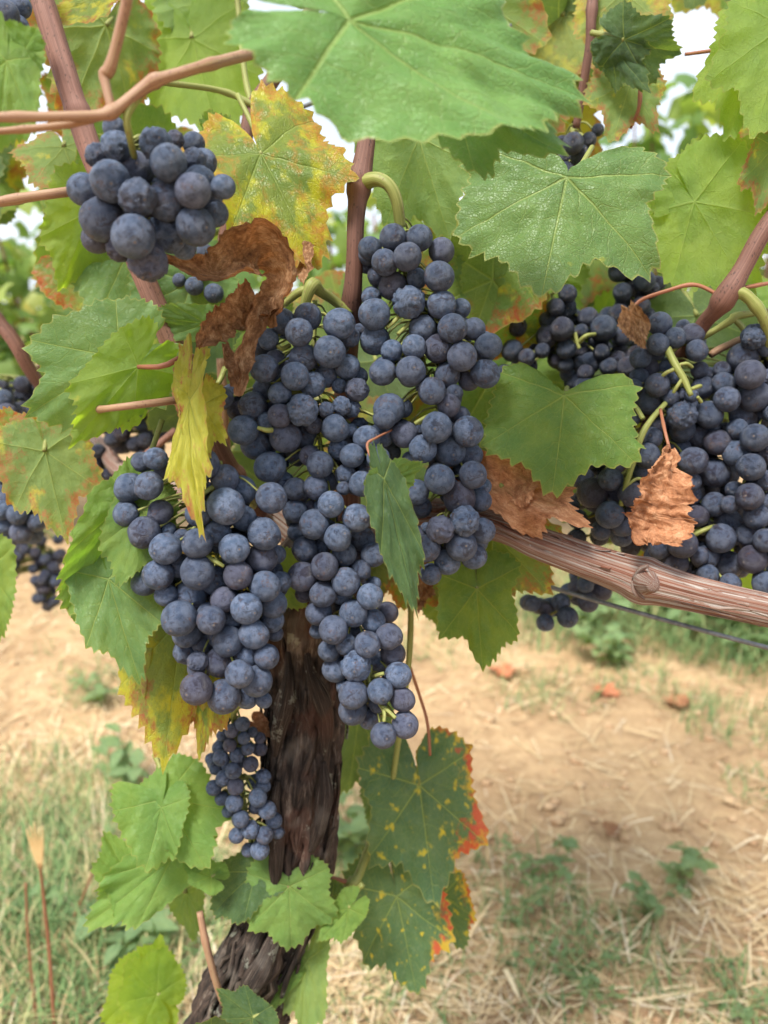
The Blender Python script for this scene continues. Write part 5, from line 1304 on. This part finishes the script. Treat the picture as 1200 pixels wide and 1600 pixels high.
grass = []
def tuft(x, y, rad_, n, h, wd=(0.0016, 0.004)):
    for _ in range(n):
        a, q = r_.uniform(0, 6.28), rad_ * math.sqrt(r_.random())
        xx, yy = x + math.cos(a) * q, y + math.sin(a) * q
        grass.append((xx, yy, ground_h(xx, yy) - 0.004, r_.uniform(0, 6.28), h * r_.uniform(0.5, 1.25), r_.uniform(*wd), r_.uniform(0.7, 1.5), r_.uniform(0.1, 0.6), r_.random()))
for px, py, rr, n, h in [(930, 960, .25, 420, .16), (1020, 975, .25, 420, .14), (1110, 985, .28, 520, .16), (1200, 1000, .3, 600, .16), (860, 990, .16, 200, .14), (1290, 1000, .3, 500, .16), (1150, 930, .5, 700, .2), (1000, 920, .5, 600, .2),
                         (880, 1085, .12, 120, .05), (990, 1060, .10, 140, .05), (1150, 1130, .13, 160, .07), (1090, 1110, .08, 80, .05), (820, 1080, .10, 90, .05),
                         (900, 1500, .12, 170, .05), (960, 1490, .08, 90, .05), (840, 1540, .07, 50, .05), (1130, 1585, .09, 150, .04), (1190, 1590, .07, 130, .04), (800, 1400, .10, 130, .05),
                         (560, 1330, .16, 200, .07), (520, 1560, .12, 140, .07), (620, 1580, .10, 60, .06), (720, 1560, .10, 60, .06),
                         (150, 1070, .10, 130, .05), (60, 1240, .16, 260, .09), (30, 1330, .14, 260, .11), (40, 1560, .14, 340, .12), (130, 1560, .13, 300, .10), (110, 1400, .12, 240, .11), (200, 1440, .13, 220, .10), (10, 1450, .12, 220, .11),
                         (330, 1330, .2, 260, .08), (90, 1300, .16, 200, .11), (150, 1380, .16, 220, .12), (60, 1480, .15, 280, .13), (120, 1600, .15, 300, .13), (200, 1560, .12, 200, .12), (10, 1400, .15, 200, .13), (250, 1420, .12, 200, .1), (180, 1010, .2, 100, .05), (20, 960, .2, 60, .05), (720, 1020, .14, 90, .06), (680, 960, .3, 250, .1), (1180, 1240, .06, 50, .05)]:
    g = G(px, py); tuft(g.x, g.y, rr, n, h)
o = obj_mesh('grass', blade_mesh('grass', grass, M_GRASS))
tag(o, 'thin green grass in patches over the dry soil', 'grass', kind='stuff')

# broad-leaved weeds: each a plant with stem and leaves
M_WEED = leaf_material('weed_leaf', (0.15, 0.25, 0.12), (0.22, 0.32, 0.16), dust=0.0, trans=0.3)
M_WEEDSTEM = simple_mat('weed_stem', (0.20, 0.25, 0.10), 0.6, (0.26, 0.16, 0.08))
def weed(px, py, h, n, label, spread=0.5, size=0.03):
    g = G(px, py)
    root = empty('weed_plant', (g.x, g.y, ground_h(g.x, g.y)), label, 'weed', 'weeds on the ground')
    sp = Soup()
    tips = []
    ns = max(3, n // 9)
    for k in range(ns):
        a = r_.uniform(0, 6.28)
        tip = (math.cos(a) * h * spread * r_.uniform(.3, 1), math.sin(a) * h * spread * r_.uniform(.3, 1), h * r_.uniform(0.6, 1.0))
        rows = [(0, 0, -0.005, 0.0018), (tip[0] * .4, tip[1] * .4, tip[2] * .55, 0.0014), (*tip, 0.0008)]
        sp.add(*tube(rows, 10, 6)); tips.append(catmull(rows, 10))
    link(bpy.data.objects.new('stem', sp.mesh('stem', M_WEEDSTEM)), root)
    Vs, Fs, LVs, COs, nn = [], [], [], [], 0
    for k in range(n):
        c_ = tips[k % ns][r_.randint(2, 9)][:3]
        a = r_.uniform(0, 6.28); el = r_.uniform(-0.3, 0.8); ln = size * r_.uniform(0.6, 1.3); wd = ln * r_.uniform(0.22, 0.36)
        dv = Vector((math.cos(a) * math.cos(el), math.sin(a) * math.cos(el), math.sin(el)))
        sv = dv.cross(Vector((0, 0, 1))).normalized(); uv_ = sv.cross(dv)
        prof = [(0, 0.05), (0.25, 0.75), (0.5, 1.0), (0.75, 0.7), (1.0, 0.04)]
        for t_, w_ in prof:
            ctr = Vector(c_) + dv * ln * t_ + uv_ * (-0.35 * ln * t_ * t_)
            for sd, up in ((-1, 0.12), (0, 0), (1, 0.12)):
                Vs.append(ctr + sv * wd * w_ * sd + uv_ * wd * up * w_)
                LVs.append((t_, abs(sd) * wd * w_ / ln, 0.5)); COs.append((sd * 0.3 * w_, t_, k * 0.7))
        for q in range(4):
            for m_ in range(2):
                a0 = nn + q * 3 + m_
                Fs.append((a0, a0 + 1, a0 + 4, a0 + 3))
        nn += 15
    me = mesh_np('foliage', np.array([tuple(v) for v in Vs]), np.array(Fs), M_WEED, True, {'lv': np.array(LVs), 'leafco': np.array(COs)})
    link(bpy.data.objects.new('foliage', me), root)
for a in [(1060, 1385, .085, 30, 'little upright weed with round leaves alone on the bare soil', .5, .03), (1010, 1440, .07, 45, 'bushy weed above the low green patch at lower right', .8, .018),
          (860, 1380, .06, 40, 'bluish weed creeping over soil beside the spotted leaf', 1.3, .02), (800, 1450, .08, 40, 'weed at the straw just right of the spotted leaf', 1.2, .014),
          (910, 1540, .05, 160, 'dense feathery green weed clump near the bottom right', 1.8, .011), (1150, 1590, .035, 140, 'dark creeping weed clump in the bottom right corner', 1.8, .010),
          (150, 1090, .07, 60, 'small round weed on the sand at left', 1.2, .025), (190, 1240, .12, 40, 'grey-green weed behind the light green vine leaf', .5, .04),
          (60, 1460, .10, 45, 'leafy weed among dry stalks at the left edge', .7, .032), (210, 1500, .10, 40, 'leafy weed behind the bright lime young leaf', .7, .045), (560, 1340, .12, 70, 'pale weed between trunk and spotted leaf', .8, .035),
          (1130, 1000, .20, 130, 'leafy green weed under the right end of the wire', .9, .05), (1040, 985, .18, 110, 'leafy green weed below the wire in the middle distance', .9, .05),
          (960, 1040, .10, 60, 'small weed on the soil in front of the grass strip', 1.0, .04), (920, 990, .16, 70, 'weed below the small wrinkled bunch', .9, .045), (1190, 1030, .18, 120, 'leafy weed at the right edge below the wire', .9, .05)]:
    weed(*a)

# dry stalk at left
def stalk(pxs, label, w=0.0022, head=True):
    g = G(*pxs[0])
    root = empty('dry_stalk', (g.x, g.y, 0), label, 'dry stalk', 'dry weed stalks')
    d0 = (g - CAM).dot(FWD)
    pts_ = [P(x, y, d0 - 0.02 * i) for i, (x, y) in enumerate(pxs)]
    rows = [(*(v - root.location), w * (1 - 0.12 * i)) for i, v in enumerate(pts_)]
    V_, F_, A_ = tube(rows, 30, 8)
    link(bpy.data.objects.new('stem', mesh_np('stem', V_, F_, WM['tendril'], True, {'tco': A_})), root)
    if head:
        t = rows[-1]
        sp = Soup()
        for k in range(5):
            dx = 0.004 * (k - 2)
            sp.add(*tube([(t[0] + dx * .2, t[1], t[2] - 0.005, .0008), (t[0] + dx * .7, t[1], t[2] + 0.02, .0018), (t[0] + dx * 1.1, t[1], t[2] + 0.045 + 0.004 * (k % 3), .0005)], 8, 6))
        link(bpy.data.objects.new('seed_head', sp.mesh('seed_head', M_STRAW_T)), root)
M_STRAW_T = wood_material('straw_stalk', [(0.45, 0.30, 0.13), (0.58, 0.42, 0.20), (0.66, 0.50, 0.28)], 0.8, 1.5, 0.2, 0.0005)
stalk([(88, 1650), (78, 1500), (68, 1400), (62, 1350)], 'reddish dry stalk with pale seed head at lower left')
stalk([(60, 1620), (45, 1480), (40, 1380)], 'thin bare dry stalk at far lower left', 0.0016, False)
stalk([(95, 1480), (130, 1400), (150, 1350)], 'slanting straw stalk beside the leafy weed', 0.0018, False)

# fallen vine leaves on the soil
for px, py, sz, m_, lab in [(945, 1088, .042, 'fallen', 'orange-red fallen leaf on the soil below the arm'), (1062, 1108, .045, 'dry_orange', 'tan fallen leaf on the soil right of the orange-red one'),
                            (785, 1055, .05, 'fallen', 'orange fallen leaf just under the hanging backlit leaf'),
                            (955, 1310, .022, 'dry', 'tiny dark curled leaf on the bare track'), (1150, 935, .05, 'dry_red', 'dark red fallen leaf in the grass strip'), ]:
    g = G(px, py); z = ground_h(g.x, g.y)
    a = r_.uniform(0, 6.28)
    O = Vector((g.x, g.y, z + 0.012)); sz *= 0.95; T = O + Vector((math.cos(a) * sz, math.sin(a) * sz, 0.006))
    Y = (T - O); Lg = Y.length
    e = empty('fallen_leaf', O, lab, 'leaf', 'fallen leaves on the ground')
    Vx, Fq, LV, CO = leaf_geo(int(px), lob=0.4, kl=0.35, kr=0.5, ky=0.3, crumple=0.07, wave=0.1, fine=False)
    ob = link(bpy.data.objects.new('blade', mesh_np('blade', Vx * Lg, Fq, LM[m_], True, {'lv': LV, 'leafco': CO})), e)
    ob.rotation_euler = (r_.uniform(-.3, .3), r_.uniform(-.3, .3), a - math.pi / 2)
    V_, F_, A_ = tube([(0, 0, 0, .001), (0, -Lg * .3, .004, .001), (Lg * .1, -Lg * .55, 0, .001)], 10, 6)
    st_ = link(bpy.data.objects.new('petiole', mesh_np('petiole', V_, F_, WM['tendril'], True, {'tco': A_})), ob)

# clods and pebbles
bm = bmesh.new()
for _ in range(1500):
    px, py = r_.uniform(-150, 1350), r_.uniform(930, 1700)
    g = G(px, py); sz = r_.choice((0.003, 0.004, 0.006, 0.010)) * r_.uniform(0.6, 1.3)
    ret = bmesh.ops.create_icosphere(bm, subdivisions=1, radius=sz)
    for v in ret['verts']:
        v.co = Vector((v.co.x * 1.2, v.co.y, v.co.z * 0.7)) * r_.uniform(0.8, 1.15) + Vector((g.x, g.y, ground_h(g.x, g.y) + sz * 0.2))
me = bpy.data.meshes.new('soil_clods'); bm.to_mesh(me); bm.free()
me.polygons.foreach_set('use_smooth', [True] * len(me.polygons))
me.materials.append(simple_mat('clod_soil', (0.52, 0.37, 0.22), 0.95, (0.36, 0.22, 0.12), 60.0))
o = obj_mesh('soil_clods', me); tag(o, 'crumbs of dry soil scattered on the ground', 'soil', kind='stuff')

# ---------------------------------------------------------------- neighbouring vine rows
b = NB('far_vine_leaf')
s = b.sep(b.attr('bl'))
c = b.ramp(s[0], [(0.0, (0.10, 0.19, 0.05)), (0.5, (0.19, 0.29, 0.07)), (0.85, (0.28, 0.36, 0.09)), (1.0, (0.40, 0.34, 0.08))])
p = b.principled(Base_Color=c, Roughness=0.55)
tr = b.node('ShaderNodeBsdfTranslucent', None, Color=b.mix(1.0, c, (1.8, 1.7, 0.8), 'MULTIPLY'))
ms = b.node('ShaderNodeMixShader', None, Fac=0.42)
b.t.links.new(p.outputs[0], ms.inputs[1]); b.t.links.new(tr.outputs[0], ms.inputs[2])
M_FAR = b.finish(ms.outputs[0])
OUT = []
for k in range(15):
    a = math.pi * 2 * k / 15
    OUT.append((math.sin(a) * (1.0 if k % 3 == 0 else 0.72), math.cos(a) * (1.0 if k % 3 == 0 else 0.72)))
def far_vine(x, y, label, nleaf, top, seed, group):
    q = random.Random(seed)
    root = empty('grape_vine', (x, y, 0), label, 'grapevine', group)
    V_, F_, A_ = tube([(0, 0, -.02, .03), (.02, .01, .3, .026), (-.01, 0, .62, .028), (.03, 0, .75, .02)], 40, 16, trunk_disp)
    link(bpy.data.objects.new('trunk', mesh_np('trunk', V_, F_, WM['trunk'], True, {'tco': A_})), root)
    sp = Soup()
    for k in range(7):
        x0 = q.uniform(-.45, .45)
        sp.add(*tube([(0, 0, .7, .012), (x0 * .7, 0, .78, .008), (x0, q.uniform(-.1, .1), 1.1, .005), (x0 * 1.1, q.uniform(-.15, .15), top, .003)], 14, 6))
    link(bpy.data.objects.new('canes', sp.mesh('canes', WM['cane_red'])), root)
    Vs, Fs, As, n = [], [], [], 0
    for _ in range(nleaf):
        c_ = Vector((q.uniform(-.58, .58), q.gauss(0, .13), q.uniform(.55, top) if q.random() < .85 else q.uniform(.40, .7)))
        c_.z += 0.10 * math.sin(c_.x * 7 + seed)
        sz = q.uniform(.035, .065)
        R_ = Matrix.Rotation(q.uniform(0, 6.28), 3, 'Z') @ Matrix.Rotation(q.uniform(0.3, 1.6), 3, 'X') @ Matrix.Rotation(q.uniform(0, 6.28), 3, 'Z')
        rnd = q.random() ** 1.3
        Vs.append(c_); As.append((rnd, 0, 0))
        for (ox, oy) in OUT:
            Vs.append(c_ + R_ @ Vector((ox * sz, oy * sz, -0.35 * sz * (ox * ox + oy * oy)))); As.append((rnd, 1, 0))
        for k in range(15):
            Fs.append((n, n + 1 + k, n + 1 + (k + 1) % 15))
        n += 16
    me = mesh_np('crown', np.array([tuple(v) for v in Vs]), np.array(Fs), M_FAR, True, {'bl': np.array(As)})
    link(bpy.data.objects.new('crown', me), root)
k = 0
for y, nl, top, rows_ in [
    (2.75, 620, 1.50, [(-2.2, 'blurred vine of the next row beyond the left edge of the view'), (-1.1, 'blurred vine of the next row glimpsed between the leaves at far left'),
                       (0.05, 'blurred vine of the next row straight behind the trunk and central bunches'), (1.15, 'blurred bright green vine of the next row in the gap at right under the sky'),
                       (2.25, 'blurred vine of the next row beyond the right edge of the view')]),
    (5.2, 460, 1.30, [(-2.5, 'small far vine two rows back, leftmost of its row'), (-1.3, 'small far vine two rows back, second from the left'), (-0.1, 'small far vine two rows back behind the central bunches'),
                      (1.1, 'small far vine two rows back, second from the right'), (2.3, 'small far vine two rows back, rightmost of its row')])]:
    for x, lab in rows_:
        far_vine(x, y, lab, nl, top if x > 0.9 or y > 4 else 1.16, 50 + k, 'vines of the rows behind'); k += 1
